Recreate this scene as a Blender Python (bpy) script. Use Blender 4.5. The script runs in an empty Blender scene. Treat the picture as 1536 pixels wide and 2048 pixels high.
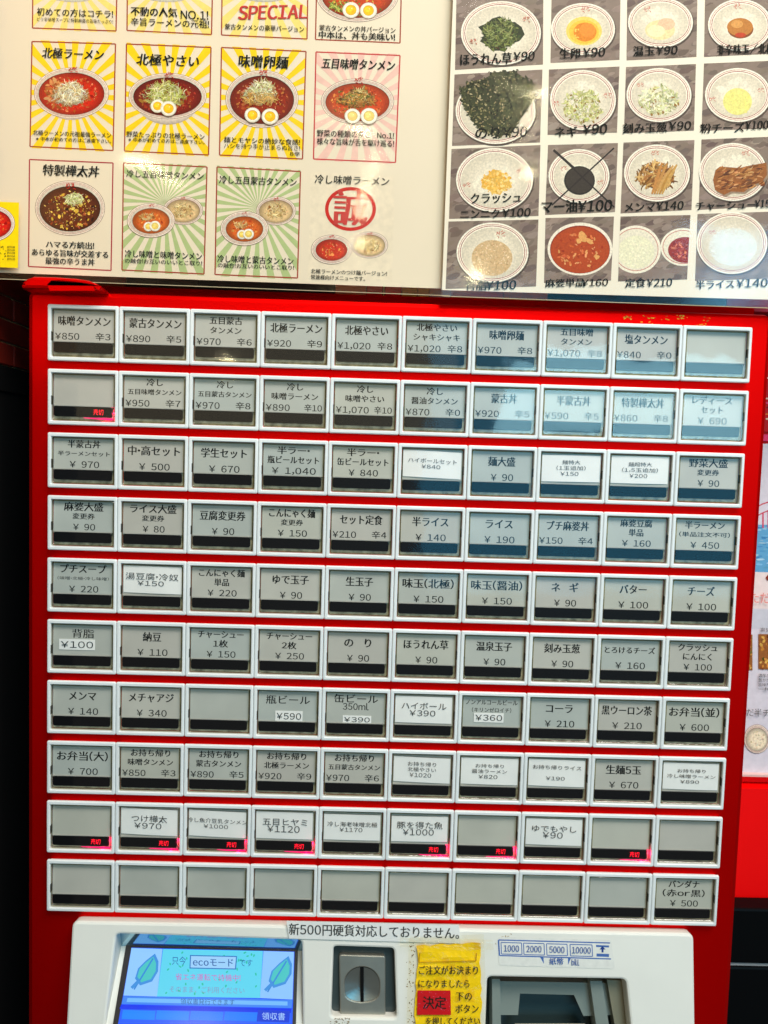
import bpy, bmesh, math, random
from mathutils import Vector, Euler, Matrix
random.seed(7)
SC = bpy.context.scene
COL = SC.collection
Z0 = 1.40                                   # height of the top edge of the first button row above the floor

# ------------------------------------------------------------------ camera
FPX = 1538.0
CAM = Vector((-0.010829, -0.375343, -0.070203 + Z0))
ROT = Euler((1.504983, -0.030575, -0.010905), 'XYZ')
RM = ROT.to_matrix()
cd = bpy.data.cameras.new('camera')
cam = bpy.data.objects.new('camera', cd); COL.objects.link(cam)
cam.location = CAM; cam.rotation_euler = ROT
cd.sensor_fit = 'VERTICAL'; cd.sensor_height = 24.0; cd.lens = FPX / 2048 * 24.0
cd.clip_start = 0.01; cd.clip_end = 60
cd.dof.use_dof = True; cd.dof.focus_distance = 0.374; cd.dof.aperture_fstop = 9.0
SC.camera = cam

# ------------------------------------------------------------------ colour management and world
SC.view_settings.view_transform = 'Standard'
SC.view_settings.look = 'None'
SC.view_settings.exposure = 0.0
SC.view_settings.gamma = 1.0
SC.cycles.transparent_max_bounces = 24
SC.cycles.max_bounces = 8
SC.cycles.sample_clamp_indirect = 6
W = bpy.data.worlds.new('World'); SC.world = W; W.use_nodes = True
W.node_tree.nodes['Background'].inputs[0].default_value = (1.0, 0.93, 0.80, 1)
W.node_tree.nodes['Background'].inputs[1].default_value = 0.11

# ------------------------------------------------------------------ lamps of the shop
def aim(o, target):
    o.rotation_euler = (Vector(target) - o.location).to_track_quat('-Z', 'Y').to_euler()
def area(name, loc, target, sx, sy, radiance, color):
    l = bpy.data.lights.new(name, 'AREA'); l.shape = 'RECTANGLE'; l.size = sx; l.size_y = sy
    l.energy = radiance * math.pi * sx * sy; l.color = color
    o = bpy.data.objects.new(name, l); COL.objects.link(o); o.location = loc; aim(o, target)
    return o
def bulb(loc, r, radiance, color):
    l = bpy.data.lights.new('pendant_bulb', 'POINT'); l.shadow_soft_size = r
    l.energy = radiance * 4 * math.pi ** 2 * r * r; l.color = color
    o = bpy.data.objects.new('pendant_bulb', l); COL.objects.link(o); o.location = loc
    return o
# ceiling light above and in front of the machine
area('ceiling_light', (0.40, -0.72, Z0 + 0.92), (0, 0, Z0 - 0.05), 0.8, 0.45, 19.5, (1.0, 0.965, 0.91))
# shop front window behind the photographer: bright core and dimmer street light round it
def refl(px, py, dist):
    """point whose mirror image in the machine's front is seen at this direction"""
    d = RM @ Vector(((px - 768) / FPX, -(py - 1024) / FPX, -1.0))
    t = (0.0 - CAM.y) / d.y
    p = CAM + d * t
    return p + Vector((d.x, -d.y, d.z)) * dist
def window_at(name, x0, y0, x1, y1, dist, rad, color):
    a = refl(x0, y0, dist); b = refl(x1, y1, dist)
    c = (a + b) / 2
    return area(name, c, (c.x, 0, c.z), abs(a.x - b.x), abs(a.z - b.z), rad, color)
window_at('shop_window', 1010, 712, 1522, 884, 2.6, 9.5, (0.44, 0.86, 1.0))
window_at('street_window', 860, 560, 1560, 1190, 2.9, 2.5, (0.03, 0.52, 0.90))
window_at('warm_ceiling_panel', 60, 560, 900, 900, 2.8, 0.75, (1.0, 0.82, 0.48))
window_at('window_sign', 1388, 450, 1570, 600, 2.4, 9.0, (0.22, 0.62, 1.0))
for px, py in ((305, 345), (700, 250), (722, 385), (728, 522), (1045, 212), (1066, 345), (940, 562), (462, 735)):
    bulb(refl(px, py, 1.5), 0.017, 115.0, (1.0, 0.86, 0.52))

# ------------------------------------------------------------------ colours and materials
def lin(c):
    return tuple(((v / 255) / 12.92 if v / 255 <= 0.04045 else ((v / 255 + 0.055) / 1.055) ** 2.4) for v in c)
def ntree(name):
    m = bpy.data.materials.new(name); m.use_nodes = True
    nt = m.node_tree; b = nt.nodes['Principled BSDF']
    return m, nt, b
def add_bump(nt, b, scale, strength, dist=0.001, detail=3, stretch=None):
    g = nt.nodes.new('ShaderNodeNewGeometry'); n = nt.nodes.new('ShaderNodeTexNoise')
    n.inputs['Scale'].default_value = scale; n.inputs['Detail'].default_value = detail
    src = g.outputs['Position']
    if stretch:
        mp = nt.nodes.new('ShaderNodeMapping'); mp.inputs['Scale'].default_value = stretch
        nt.links.new(src, mp.inputs['Vector']); src = mp.outputs['Vector']
    nt.links.new(src, n.inputs['Vector'])
    bp = nt.nodes.new('ShaderNodeBump'); bp.inputs['Strength'].default_value = strength; bp.inputs['Distance'].default_value = dist
    nt.links.new(n.outputs['Fac'], bp.inputs['Height'])
    if b: nt.links.new(bp.outputs['Normal'], b.inputs['Normal'])
    return bp
def mottle(nt, b, colsock, base, scale, lo, hi, detail=4):
    g = nt.nodes.new('ShaderNodeNewGeometry'); n = nt.nodes.new('ShaderNodeTexNoise')
    n.inputs['Scale'].default_value = scale; n.inputs['Detail'].default_value = detail
    nt.links.new(g.outputs['Position'], n.inputs['Vector'])
    r = nt.nodes.new('ShaderNodeMapRange')
    r.inputs['From Min'].default_value = 0.3; r.inputs['From Max'].default_value = 0.7
    r.inputs['To Min'].default_value = lo; r.inputs['To Max'].default_value = hi
    nt.links.new(n.outputs['Fac'], r.inputs['Value'])
    mx = nt.nodes.new('ShaderNodeVectorMath'); mx.operation = 'SCALE'
    if colsock: nt.links.new(colsock, mx.inputs[0])
    else: mx.inputs[0].default_value = base
    nt.links.new(r.outputs['Result'], mx.inputs['Scale'])
    nt.links.new(mx.outputs['Vector'], b.inputs['Base Color'])
def mat(name, c, rough=0.5, metal=0.0, bump=None, mot=None, coat=0, spec=None, linear=False):
    m, nt, b = ntree(name)
    col = c if linear else lin(c)
    b.inputs['Base Color'].default_value = (*col, 1)
    b.inputs['Roughness'].default_value = rough; b.inputs['Metallic'].default_value = metal
    if coat: b.inputs['Coat Weight'].default_value = coat; b.inputs['Coat Roughness'].default_value = 0.12
    if spec is not None: b.inputs['Specular IOR Level'].default_value = spec
    if mot: mottle(nt, b, None, col, *mot)
    if bump: add_bump(nt, b, *bump)
    return m
def print_mat(name, lo, hi, scale, rough=0.55):
    m, nt, b = ntree(name)
    a = nt.nodes.new('ShaderNodeVertexColor'); a.layer_name = 'Col'
    mottle(nt, b, a.outputs['Color'], None, scale, lo, hi)
    b.inputs['Roughness'].default_value = rough; b.inputs['Specular IOR Level'].default_value = 0.2
    return m
def glass_mat(name, scale, strength, tint=(1, 1, 1), ior=1.5, rough=0.04, stretch=None, dist=0.001, detail=2):
    m = bpy.data.materials.new(name); m.use_nodes = True; nt = m.node_tree
    nt.nodes.remove(nt.nodes['Principled BSDF'])
    out = nt.nodes['Material Output']
    tr = nt.nodes.new('ShaderNodeBsdfTransparent'); tr.inputs[0].default_value = (*tint, 1)
    gl = nt.nodes.new('ShaderNodeBsdfGlossy'); gl.inputs['Roughness'].default_value = rough
    lw = nt.nodes.new('ShaderNodeLayerWeight'); lw.inputs['Blend'].default_value = 0.5
    pw = nt.nodes.new('ShaderNodeMath'); pw.operation = 'POWER'; pw.inputs[1].default_value = 5.0
    nt.links.new(lw.outputs['Facing'], pw.inputs[0])
    fr = nt.nodes.new('ShaderNodeMath'); fr.operation = 'MULTIPLY_ADD'; f0 = ((ior - 1) / (ior + 1)) ** 2
    nt.links.new(pw.outputs[0], fr.inputs[0]); fr.inputs[1].default_value = 1 - f0; fr.inputs[2].default_value = f0
    mx = nt.nodes.new('ShaderNodeMixShader')
    bp = add_bump(nt, None, scale, strength, dist, detail, stretch)
    nt.links.new(bp.outputs['Normal'], gl.inputs['Normal'])
    nt.links.new(fr.outputs[0], mx.inputs[0]); nt.links.new(tr.outputs[0], mx.inputs[1]); nt.links.new(gl.outputs[0], mx.inputs[2])
    nt.links.new(mx.outputs[0], out.inputs['Surface'])
    return m
def emit_mat(name, c, s, attr=False):
    m, nt, b = ntree(name)
    b.inputs['Base Color'].default_value = (0.01, 0.01, 0.01, 1)
    b.inputs['Roughness'].default_value = 0.15
    b.inputs['Emission Strength'].default_value = s
    if attr:
        a = nt.nodes.new('ShaderNodeVertexColor'); a.layer_name = 'Col'
        nt.links.new(a.outputs['Color'], b.inputs['Emission Color'])
    else:
        b.inputs['Emission Color'].default_value = (*lin(c), 1)
    return m
M = {}
M['red'] = mat('red_painted_steel', (0.88, 0.0008, 0.0006), 0.46, 0.9, mot=(6, 0.93, 1.05), bump=(900, 0.05, 0.0005), linear=True, spec=0.12)
M['red_wall'] = mat('red_board', (0.92, 0.001, 0.001), 0.5, 0.0, mot=(9, 0.95, 1.04), linear=True, spec=0.15)
M['frame'] = mat('white_button_plastic', (0.80, 0.83, 0.82), 0.34, bump=(2500, 0.04, 0.0003), mot=(25, 0.94, 1.03), linear=True)
M['console'] = mat('white_console_plastic', (0.80, 0.79, 0.72), 0.36, bump=(3000, 0.05, 0.0003), mot=(18, 0.93, 1.03), linear=True)
M['card'] = mat('grey_label_card', (0.42, 0.41, 0.36), 0.6, mot=(40, 0.93, 1.05), linear=True)
M['cap'] = mat('button_cap_plastic', (0.42, 0.38, 0.26), 0.25, mot=(300, 0.5, 1.4), linear=True)
M['strip'] = mat('black_display_strip', (0.006, 0.006, 0.007), 0.4, linear=True, spec=0.1)
M['slip'] = mat('white_paper_slip', (0.86, 0.85, 0.80), 0.7, mot=(60, 0.95, 1.03), linear=True)
M['ink'] = mat('black_ink', (0.012, 0.013, 0.012), 0.7, linear=True, spec=0.08)
M['soft_ink'] = mat('grey_printer_ink', (0.06, 0.06, 0.058), 0.7, linear=True, spec=0.1)
M['cover'] = glass_mat('clear_button_cover', 60, 0.16, (1, 1, 1), 1.5, 0.05, dist=0.0006, detail=1)
M['sleeve'] = glass_mat('clear_laminate', 30, 0.25, (1, 0.995, 0.97), 1.5, 0.09, dist=0.0012, detail=1)
M['paper'] = mat('menu_paper', (233, 216, 190), 0.6, mot=(7, 0.94, 1.04))
M['paper2'] = mat('topping_paper', (240, 227, 206), 0.6, mot=(7, 0.95, 1.03))
M['print'] = print_mat('menu_print', 0.94, 1.05, 350)
M['food'] = print_mat('food_photo_print', 0.84, 1.14, 1100)
M['led'] = emit_mat('red_sold_out_led', (255, 10, 40), 2.2)
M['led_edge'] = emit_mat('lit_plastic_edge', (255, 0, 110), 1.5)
M['screen'] = emit_mat('lit_screen', None, 1.1, True)
M['dark'] = mat('black_plastic', (0.0025, 0.003, 0.0035), 0.4, spec=0.06, linear=True)
M['tile'] = mat('dark_red_wall_tile', (0.17, 0.013, 0.007), 0.35, mot=(30, 0.6, 1.3), linear=True)
M['grout'] = mat('ochre_grout', (0.8, 0.5, 0.2), 0.8, linear=True)
M['matt_black'] = mat('matt_black_paint_and_shade', (0.004, 0.004, 0.004), 0.7, linear=True, spec=0.1)

# ------------------------------------------------------------------ geometry helpers
def at(px, py, y=0.0):
    """the point at depth y on the line of sight through a pixel of the photograph"""
    d = RM @ Vector(((px - 768) / FPX, -(py - 1024) / FPX, -1.0))
    return CAM + d * ((y - CAM.y) / d.y)
def at_plane(px, py, p0, n):
    d = RM @ Vector(((px - 768) / FPX, -(py - 1024) / FPX, -1.0))
    return CAM + d * ((p0 - CAM).dot(n) / d.dot(n))
def link(o, parent=None):
    COL.objects.link(o)
    if parent is not None:
        o.parent = parent
        if o.parent.type == 'EMPTY': o.matrix_parent_inverse = parent_inv(parent)
        else: o.matrix_parent_inverse = parent_inv(parent)
    return o
def world_loc(o):
    l = Vector(o.location)
    while o.parent is not None:
        o = o.parent; l = l  # parts keep world coordinates through the inverse below
    return l
def parent_inv(p):
    return Matrix.Translation(-world_loc(p))
def empty(name, loc, label, cat, group=None):
    o = bpy.data.objects.new(name, None); COL.objects.link(o); o.location = loc; o.empty_display_size = 0.02
    tag(o, label, cat, group); return o
def tag(o, label, cat, group=None):
    o['label'] = label; o['category'] = cat
    if group: o['group'] = group
class MB:
    def __init__(s): s.v = []; s.f = []; s.c = []
    def poly(s, pts, col=(0, 0, 0)):
        i = len(s.v); s.v += [tuple(p) for p in pts]; s.f.append(tuple(range(i, i + len(pts)))); s.c.append(col)
    def quad(s, a, b, c, d, col=(0, 0, 0)): s.poly((a, b, c, d), col)
    def box(s, x0, x1, y0, y1, z0, z1, col=(0, 0, 0)):
        p = [Vector((x, y, z)) for x in (x0, x1) for y in (y0, y1) for z in (z0, z1)]
        for a, b, c, d in ((0, 1, 3, 2), (4, 6, 7, 5), (0, 4, 5, 1), (2, 3, 7, 6), (0, 2, 6, 4), (1, 5, 7, 3)):
            s.quad(p[a], p[b], p[c], p[d], col)
    def loops(s, ls, cap0=False, cap1=False, col=(0, 0, 0)):
        n = len(ls[0]); i0 = len(s.v)
        for l in ls: s.v += [tuple(p) for p in l]
        for k in range(len(ls) - 1):
            for j in range(n):
                a = i0 + k * n + j; b = i0 + k * n + (j + 1) % n
                s.f.append((a, b, b + n, a + n)); s.c.append(col)
        if cap0: s.f.append(tuple(range(i0, i0 + n))[::-1]); s.c.append(col)
        if cap1: s.f.append(tuple(range(i0 + (len(ls) - 1) * n, i0 + len(ls) * n))); s.c.append(col)
    def mesh(s, name, m, colors=False):
        me = bpy.data.meshes.new(name); me.from_pydata(s.v, [], s.f)
        if colors:
            a = me.color_attributes.new('Col', 'FLOAT_COLOR', 'CORNER')
            buf = []
            for f, c in zip(s.f, s.c): buf += [c[0], c[1], c[2], 1.0] * len(f)
            a.data.foreach_set('color', buf)
        me.materials.append(m); me.update()
        return me
    def build(s, name, m, parent=None, colors=False, label=None):
        o = bpy.data.objects.new(name, s.mesh(name, m, colors)); link(o, parent)
        if label: o['label'] = label
        return o
def rrect(x0, x1, z0, z1, r, k=3):
    """rounded rectangle in x,z"""
    out = []
    for cx, cz, a0 in ((x1 - r, z1 - r, 0), (x0 + r, z1 - r, 90), (x0 + r, z0 + r, 180), (x1 - r, z0 + r, 270)):
        for i in range(k + 1):
            a = math.radians(a0 + 90 * i / k); out.append((cx + r * math.cos(a), cz + r * math.sin(a)))
    return out
def L3(l, y): return [Vector((x, y, z)) for x, z in l]
def recalc(o):
    bm = bmesh.new(); bm.from_mesh(o.data); bmesh.ops.recalc_face_normals(bm, faces=bm.faces); bm.to_mesh(o.data); bm.free()
def holed_plate(name, outer, holes, n, depth, bev, m, parent, hole_depth=None):
    """plate facing n with rounded edges; outer and holes are lists of coplanar points"""
    bm = bmesh.new(); edges = []
    def offs(loop, d):
        res = []; N = len(loop)
        c = sum(loop, Vector()) / N
        for i in range(N):
            t = (loop[(i + 1) % N] - loop[i - 1]).normalized(); q = t.cross(n)
            if q.dot(loop[i] - c) < 0: q = -q
            res.append(loop[i] + q * d)
        return res
    def ring(loop, sgn, dep):
        a = [bm.verts.new(p) for p in offs(loop, -sgn * bev)]
        N = len(a)
        for i in range(N): edges.append(bm.edges.new((a[i], a[(i + 1) % N])))
        prev = a
        for o_, d_ in ((-sgn * bev * 0.3, bev * 0.3), (0, bev), (0, dep)):
            cur = [bm.verts.new(p - n * d_) for p in offs(loop, o_)]
            for i in range(N): bm.faces.new((prev[i], prev[(i + 1) % N], cur[(i + 1) % N], cur[i]))
            prev = cur
    ring(outer, 1, depth)
    for h in holes: ring(h, -1, hole_depth or depth)
    bmesh.ops.triangle_fill(bm, use_beauty=True, edges=edges)
    bmesh.ops.recalc_face_normals(bm, faces=bm.faces)
    me = bpy.data.meshes.new(name); bm.to_mesh(me); bm.free(); me.materials.append(m)
    o = bpy.data.objects.new(name, me); link(o, parent); return o
def px_loop(q, r, k=4):
    """rounded quad given by four corners in photograph pixels, clockwise from top left"""
    out = []
    for i in range(4):
        p = Vector(q[i]); a = Vector(q[i - 1]) - p; b = Vector(q[(i + 1) % 4]) - p
        a.normalize(); b.normalize()
        for j in range(k + 1):
            t = j / k
            out.append(p + a * r * (1 - t) ** 2 + b * r * t ** 2)
    return out

# ------------------------------------------------------------------ lettering
REQ = []
def letter(key, body, mapper, w, h, bold=1, shear=0.0, layer=0.0):
    REQ.append((key, body, mapper, w, h, bold, shear, layer))
TARGET = {}
def has_cjk(t): return any(ord(c) > 0x2fff for c in t)
def wide(t): return ''.join(chr(ord(c) + 0xFEE0) if 33 <= ord(c) <= 126 else {'¥': '￥', ' ': '　'}.get(c, c) for c in t)
TIGHT = set('（）！，．・')
def flush_text():
    tmp = {}
    chars = set(wide(''.join(r[1] for r in REQ))) | {'国', '８'}
    for ch in sorted(chars) + ['国国']:
        c = bpy.data.curves.new('t', 'FONT'); c.body = ch; c.resolution_u = 3 if '\uff00' < ch < '\uff5f' else 1 if ord(ch[0]) > 0x4e00 else 2
        o = bpy.data.objects.new('t', c); COL.objects.link(o); tmp[ch] = o
    bpy.context.view_layer.update()
    dg = bpy.context.evaluated_depsgraph_get()
    data = {}
    for ch, o in tmp.items():
        me = bpy.data.meshes.new_from_object(o.evaluated_get(dg))
        data[ch] = ([(v.co.x, v.co.y) for v in me.vertices], [tuple(p.vertices) for p in me.polygons]); bpy.data.meshes.remove(me)
        cu = o.data; bpy.data.objects.remove(o); bpy.data.curves.remove(cu)
    bb = lambda ch, k: (min(v[k] for v in data[ch][0]), max(v[k] for v in data[ch][0]))
    em = bb('国国', 0)[1] - bb('国', 0)[1]
    ky0, ky1 = bb('国', 1); dy0, dy1 = bb('８', 1)
    out = {}
    for key, body, mapper, w, h, bold, shear, layer in REQ:
        x = 0; lay = []; narrow = not has_cjk(body)
        for ch in wide(body):
            vs, fs = data[ch]
            if not vs: x += em * (.5 if narrow else .8); continue
            x0, x1 = bb(ch, 0)
            if 0xFF01 <= ord(ch) <= 0xFF5E or ch in TIGHT or ch == '￥':
                lay.append((ch, x - x0 + .05 * em)); x += (x1 - x0) + .12 * em
            else: lay.append((ch, x)); x += em
        if not lay: continue
        xa = min(bb(c_, 0)[0] + d for c_, d in lay); xb = max(bb(c_, 0)[1] + d for c_, d in lay)
        y0, y1 = (dy0, dy1) if narrow else (ky0, ky1)
        mb = out.setdefault(key, MB())
        sx = w / max(xb - xa, 1e-6); sy = h / (y1 - y0)
        for b in range(bold):
            dx = (b - (bold - 1) / 2) * 0.032 * h
            for ch, d in lay:
                vs, fs = data[ch]; i = len(mb.v)
                for px_, y in vs:
                    yy = (y - (y0 + y1) / 2) * sy
                    mb.v.append(tuple(mapper((px_ + d - (xa + xb) / 2) * sx + dx + shear * yy, yy, layer + b * 0.00001)))
                for f in fs: mb.f.append(tuple(i + k for k in f)); mb.c.append((0, 0, 0))
    for key, mb in out.items():
        name, m, parent, lab = TARGET[key]
        if parent.name.startswith('button'): o = mb.build(name, m, None, label=lab); o.parent = parent; o.location.z = parent['lift']
        else: mb.build(name, m, parent, label=lab)
def tgt(key, name, m, parent, label=None): TARGET[key] = (name, m, parent, label)
def pxmap(cx, cy, plane, slope=0.037):
    return lambda x, y, l: plane(cx + x, cy - y + slope * x, l)

# ------------------------------------------------------------------ flat print drawn as very thin layers of coloured sheet
class Art:
    def __init__(s, plane, base=0.00003, step=0.0000004):
        s.m = MB(); s.plane = plane; s.l = base; s.step = step
    def poly(s, pts, c, raw=False):
        if len(pts) < 3: return
        s.l += s.step
        s.m.poly([s.plane(x, y, s.l) for x, y in pts], c if raw else lin(c))
    def ell(s, cx, cy, rx, ry, c, n=28, rot=0.0, a0=0, a1=360):
        ca, sa = math.cos(rot), math.sin(rot)
        s.poly([(cx + rx * math.cos(t) * ca - ry * math.sin(t) * sa, cy + rx * math.cos(t) * sa + ry * math.sin(t) * ca)
                for t in [math.radians(a0 + (a1 - a0) * i / n) for i in range(n)]], c)
    def ring(s, cx, cy, rx, ry, wd, c, n=40, a0=0, a1=360):
        s.l += s.step
        P = lambda i, k: s.plane(cx + (rx - wd * k) * math.cos(math.radians(a0 + (a1 - a0) * i / n)), cy + (ry - wd * k) * math.sin(math.radians(a0 + (a1 - a0) * i / n)), s.l)
        for i in range(n): s.m.quad(P(i, 0), P(i + 1, 0), P(i + 1, 1), P(i, 1), lin(c))
    def blob(s, cx, cy, r, c, sq=0.7, n=7, rot=None):
        rot = random.uniform(0, 3.14) if rot is None else rot
        ca, sa = math.cos(rot), math.sin(rot); pts = []
        for i in range(n):
            t = 2 * math.pi * i / n; q = r * random.uniform(0.65, 1.1)
            x, y = q * math.cos(t), q * sq * math.sin(t)
            pts.append((cx + x * ca - y * sa, cy + x * sa + y * ca))
        s.poly(pts, c)
    def strand(s, x, y, a, ln, wd, c, curl=0.5, n=5):
        s.l += s.step; da = random.uniform(-curl, curl); L = []
        for i in range(n + 1):
            nx, ny = -math.sin(a), math.cos(a); w2 = wd / 2 * (1 - 0.5 * abs(2 * i / n - 1))
            L.append(((x + nx * w2, y + ny * w2), (x - nx * w2, y - ny * w2)))
            x += math.cos(a) * ln / n; y += math.sin(a) * ln / n; a += da
        for i in range(n):
            s.m.quad(s.plane(*L[i][0], s.l), s.plane(*L[i + 1][0], s.l), s.plane(*L[i + 1][1], s.l), s.plane(*L[i][1], s.l), lin(c))
    def line(s, x0, y0, x1, y1, wd, c):
        dx, dy = x1 - x0, y1 - y0; L = math.hypot(dx, dy) or 1; nx, ny = -dy / L * wd / 2, dx / L * wd / 2
        s.poly([(x0 + nx, y0 + ny), (x1 + nx, y1 + ny), (x1 - nx, y1 - ny), (x0 - nx, y0 - ny)], c)
    def build(s, name, m, parent, label=None): return s.m.build(name, m, parent, True, label)
def jit(c, a=18): 
    k = random.uniform(-a, a); return tuple(max(0, min(255, v + k + random.uniform(-a / 3, a / 3))) for v in c)
def inell(cx, cy, rx, ry):
    while True:
        u, v = random.uniform(-1, 1), random.uniform(-1, 1)
        if u * u + v * v < 1: return cx + u * rx, cy + v * ry

# ================================================================== THE TICKET MACHINE
ZT = Z0 + 0.0072
machine = empty('ticket_machine', (0, 0.1, 0), 'tall red meal ticket machine with ten rows of white framed buttons', 'ticket machine')
HW = 0.181
def slab(name, x0, x1, y0, y1, z0, z1, bev, m, parent):
    """box with bevelled front edges"""
    mb = MB()
    mb.loops([L3(rrect(x0, x1, z0, z1, bev * 1.2, 3), y1), L3(rrect(x0, x1, z0, z1, bev * 1.2, 3), y0 + bev),
              L3(rrect(x0 + bev * .3, x1 - bev * .3, z0 + bev * .3, z1 - bev * .3, bev * 1.1, 3), y0 + bev * .3),
              L3(rrect(x0 + bev, x1 - bev, z0 + bev, z1 - bev, bev, 3), y0)], True, True)
    o = mb.build(name, m, parent); recalc(o); return o
holed_plate('front_door', L3(rrect(-HW, HW, 0.06, ZT, 0.004, 4), 0.003), [L3(rrect(-0.146, 0.15, Z0 - .40, Z0 - .3135, 0.002, 3), 0.003)], Vector((0, -1, 0)), 0.013, 0.0026, M['red'], machine)
body_top = at(1250, 606, 0.030).z
slab('cabinet_body', -HW + 0.002, HW + 0.004, 0.030, 0.34, 0.03, body_top, 0.0012, M['red'], machine)

# the red carrying lip on the upper left corner
lip_o = [(44, 574), (44, 564), (52, 557), (66, 552), (110, 553), (150, 556), (176, 560), (192, 567), (203, 576.5), (203, 579), (44, 577)]
lip_h = [(100, 573), (104, 568), (140, 566), (170, 568), (186, 573), (188, 574.5), (99, 574.5)]
ny = Vector((0, -1, 0))
lp = [at(x, y, -0.0065) for x, y in lip_o]
hp = [at(x, y, -0.0065) for x, y in lip_h]
holed_plate('lifting_lip', lp, [hp], ny, 0.013, 0.0016, M['red'], machine)

# tape residue on the red paint at the upper right
ar = Art(lambda x, y, l: at(x, y, 0.003 - 0.00008 - l), 0)
for cx, cy, n, sp in ((1256, 635, 12, 8), (1285, 646, 3, 5), (1300, 633, 9, 14), (1303, 648, 3, 6), (1330, 636, 4, 8), (1368, 634, 12, 14), (1400, 649, 5, 12), (1415, 638, 5, 10)):
    for _ in range(n):
        ar.blob(cx + random.uniform(-sp, sp), cy + random.uniform(-4, 4), random.uniform(1.2, 3.6), random.choice([(225, 150, 20), (200, 90, 10), (240, 190, 60)]), 0.45, 6, random.uniform(-0.6, 0.3))
o = ar.build('tape_residue', M['print'], machine); o['kind'] = 'stuff'

# ---------------- buttons
CP, RP, BH = 0.034, 0.030548, 0.026709
GAP = 0.00007
bw = CP - 2 * GAP
def bl(x0, x1, z0, z1, r=0.0004, k=2): return rrect(x0 * 1, x1, -z1, -z0, r, k)     # z measured down from the button's top
def frame_mesh():
    mb = MB(); O = lambda d: rrect(GAP + d, CP - GAP - d, -BH + d, -d, 0.0007, 3)
    I = lambda d: rrect(0.00185 - d, CP - 0.00165 + d, -BH + 0.0019 - d, -0.00195 + d, 0.0004, 3)
    mb.loops([L3(O(0.0008), 0.0030), L3(O(0.0008), 0.0014), L3(O(0), 0.0011), L3(O(0), 0.0006), L3(O(0.00015), 0.0002), L3(O(0.0005), 0.0), L3(I(0.00035), 0.0), L3(I(0.0001), 0.0002), L3(I(0), 0.0006), L3(I(0), 0.0029)])
    me = mb.mesh('button', M['frame']); bm = bmesh.new(); bm.from_mesh(me); bmesh.ops.recalc_face_normals(bm, faces=bm.faces); bm.to_mesh(me); bm.free()
    return me
def slab_mesh(name, x0, x1, z0, z1, y0, y1, r, m):
    mb = MB(); l = rrect(x0, x1, -z1, -z0, r, 3)
    mb.loops([L3(l, y1), L3(l, y0 + r * .2), L3(rrect(x0 + r * .2, x1 - r * .2, -z1 + r * .2, -z0 - r * .2, r, 3), y0)], False, True)
    me = mb.mesh(name, m); bm = bmesh.new(); bm.from_mesh(me); bmesh.ops.recalc_face_normals(bm, faces=bm.faces); bm.to_mesh(me); bm.free(); return me
ix0, ix1, iz0, iz1 = 0.00185, CP - 0.00165, 0.00195, BH - 0.0019
me_frame = frame_mesh()
me_cap = slab_mesh('button_cap', ix0 + 0.0002, ix1 - 0.0002, iz0 + 0.0002, iz1 - 0.0002, 0.0027, 0.00295, 0.0004, M['cap'])
CARDS = []
for k_, c_ in enumerate(((.48, .475, .40), (.45, .46, .405), (.47, .45, .39), (.435, .46, .415), (.49, .475, .41))):
    mk = mat('label_card_stock', c_, .55, mot=(45, .92, 1.05), linear=True)
    me_ = slab_mesh('label_card', ix0 + 0.00045, ix1 - 0.0005, iz0 + 0.0005, 0.01765, 0.0019, 0.00215, 0.0003, mk)
    for v in me_.vertices: v.co.y += 0.0006 * (1 - (-v.co.z - iz0) / (0.01765 - iz0)) - 0.00015
    CARDS.append(me_)
mbn = MB(); mbn.box(-.00022, .00022, .0002, .0024, -.0021, .0021); me_notch = mbn.mesh('clip_notch', mat('clip_notch_grey', (.10, .10, .09), .5, linear=True))
me_bar = slab_mesh('clear_rail', ix0 + 0.0004, ix1 - 0.0004, 0.01765, 0.0181, 0.0014, 0.0021, 0.0002, M['card'])
me_strip = slab_mesh('display_strip', 0.0026, CP - 0.0032, 0.0182, 0.0231, 0.0012, 0.0021, 0.0009, M['strip'])
mbc = MB(); l = rrect(ix0 + 0.0003, ix1 - 0.0003, -iz1 + 0.0005, -iz0 - 0.0003, 0.0006, 3); mbc.poly(L3(l, 0.0007)); me_cover = mbc.mesh('clear_cover', M['cover'])
mbr = MB(); mbr.loops([L3(rrect(ix0 + 0.0002, ix1 - 0.0002, -iz1 + 0.0003, -iz0 - 0.0002, 0.0006, 3), 0.0008), L3(rrect(ix0 + 0.0005, ix1 - 0.0005, -iz1 + 0.0007, -iz0 - 0.0005, 0.0006, 3), 0.0005),
       L3(rrect(ix0 + 0.0007, ix1 - 0.0007, -iz1 + 0.0009, -iz0 - 0.0007, 0.0006, 3), 0.0007)])
M['rim'] = glass_mat('clear_cover_rim', 200, 0.3, (0.50, 0.45, 0.27), 1.7, 0.12)
me_rim = mbr.mesh('cover_rim', M['rim'])

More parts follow.
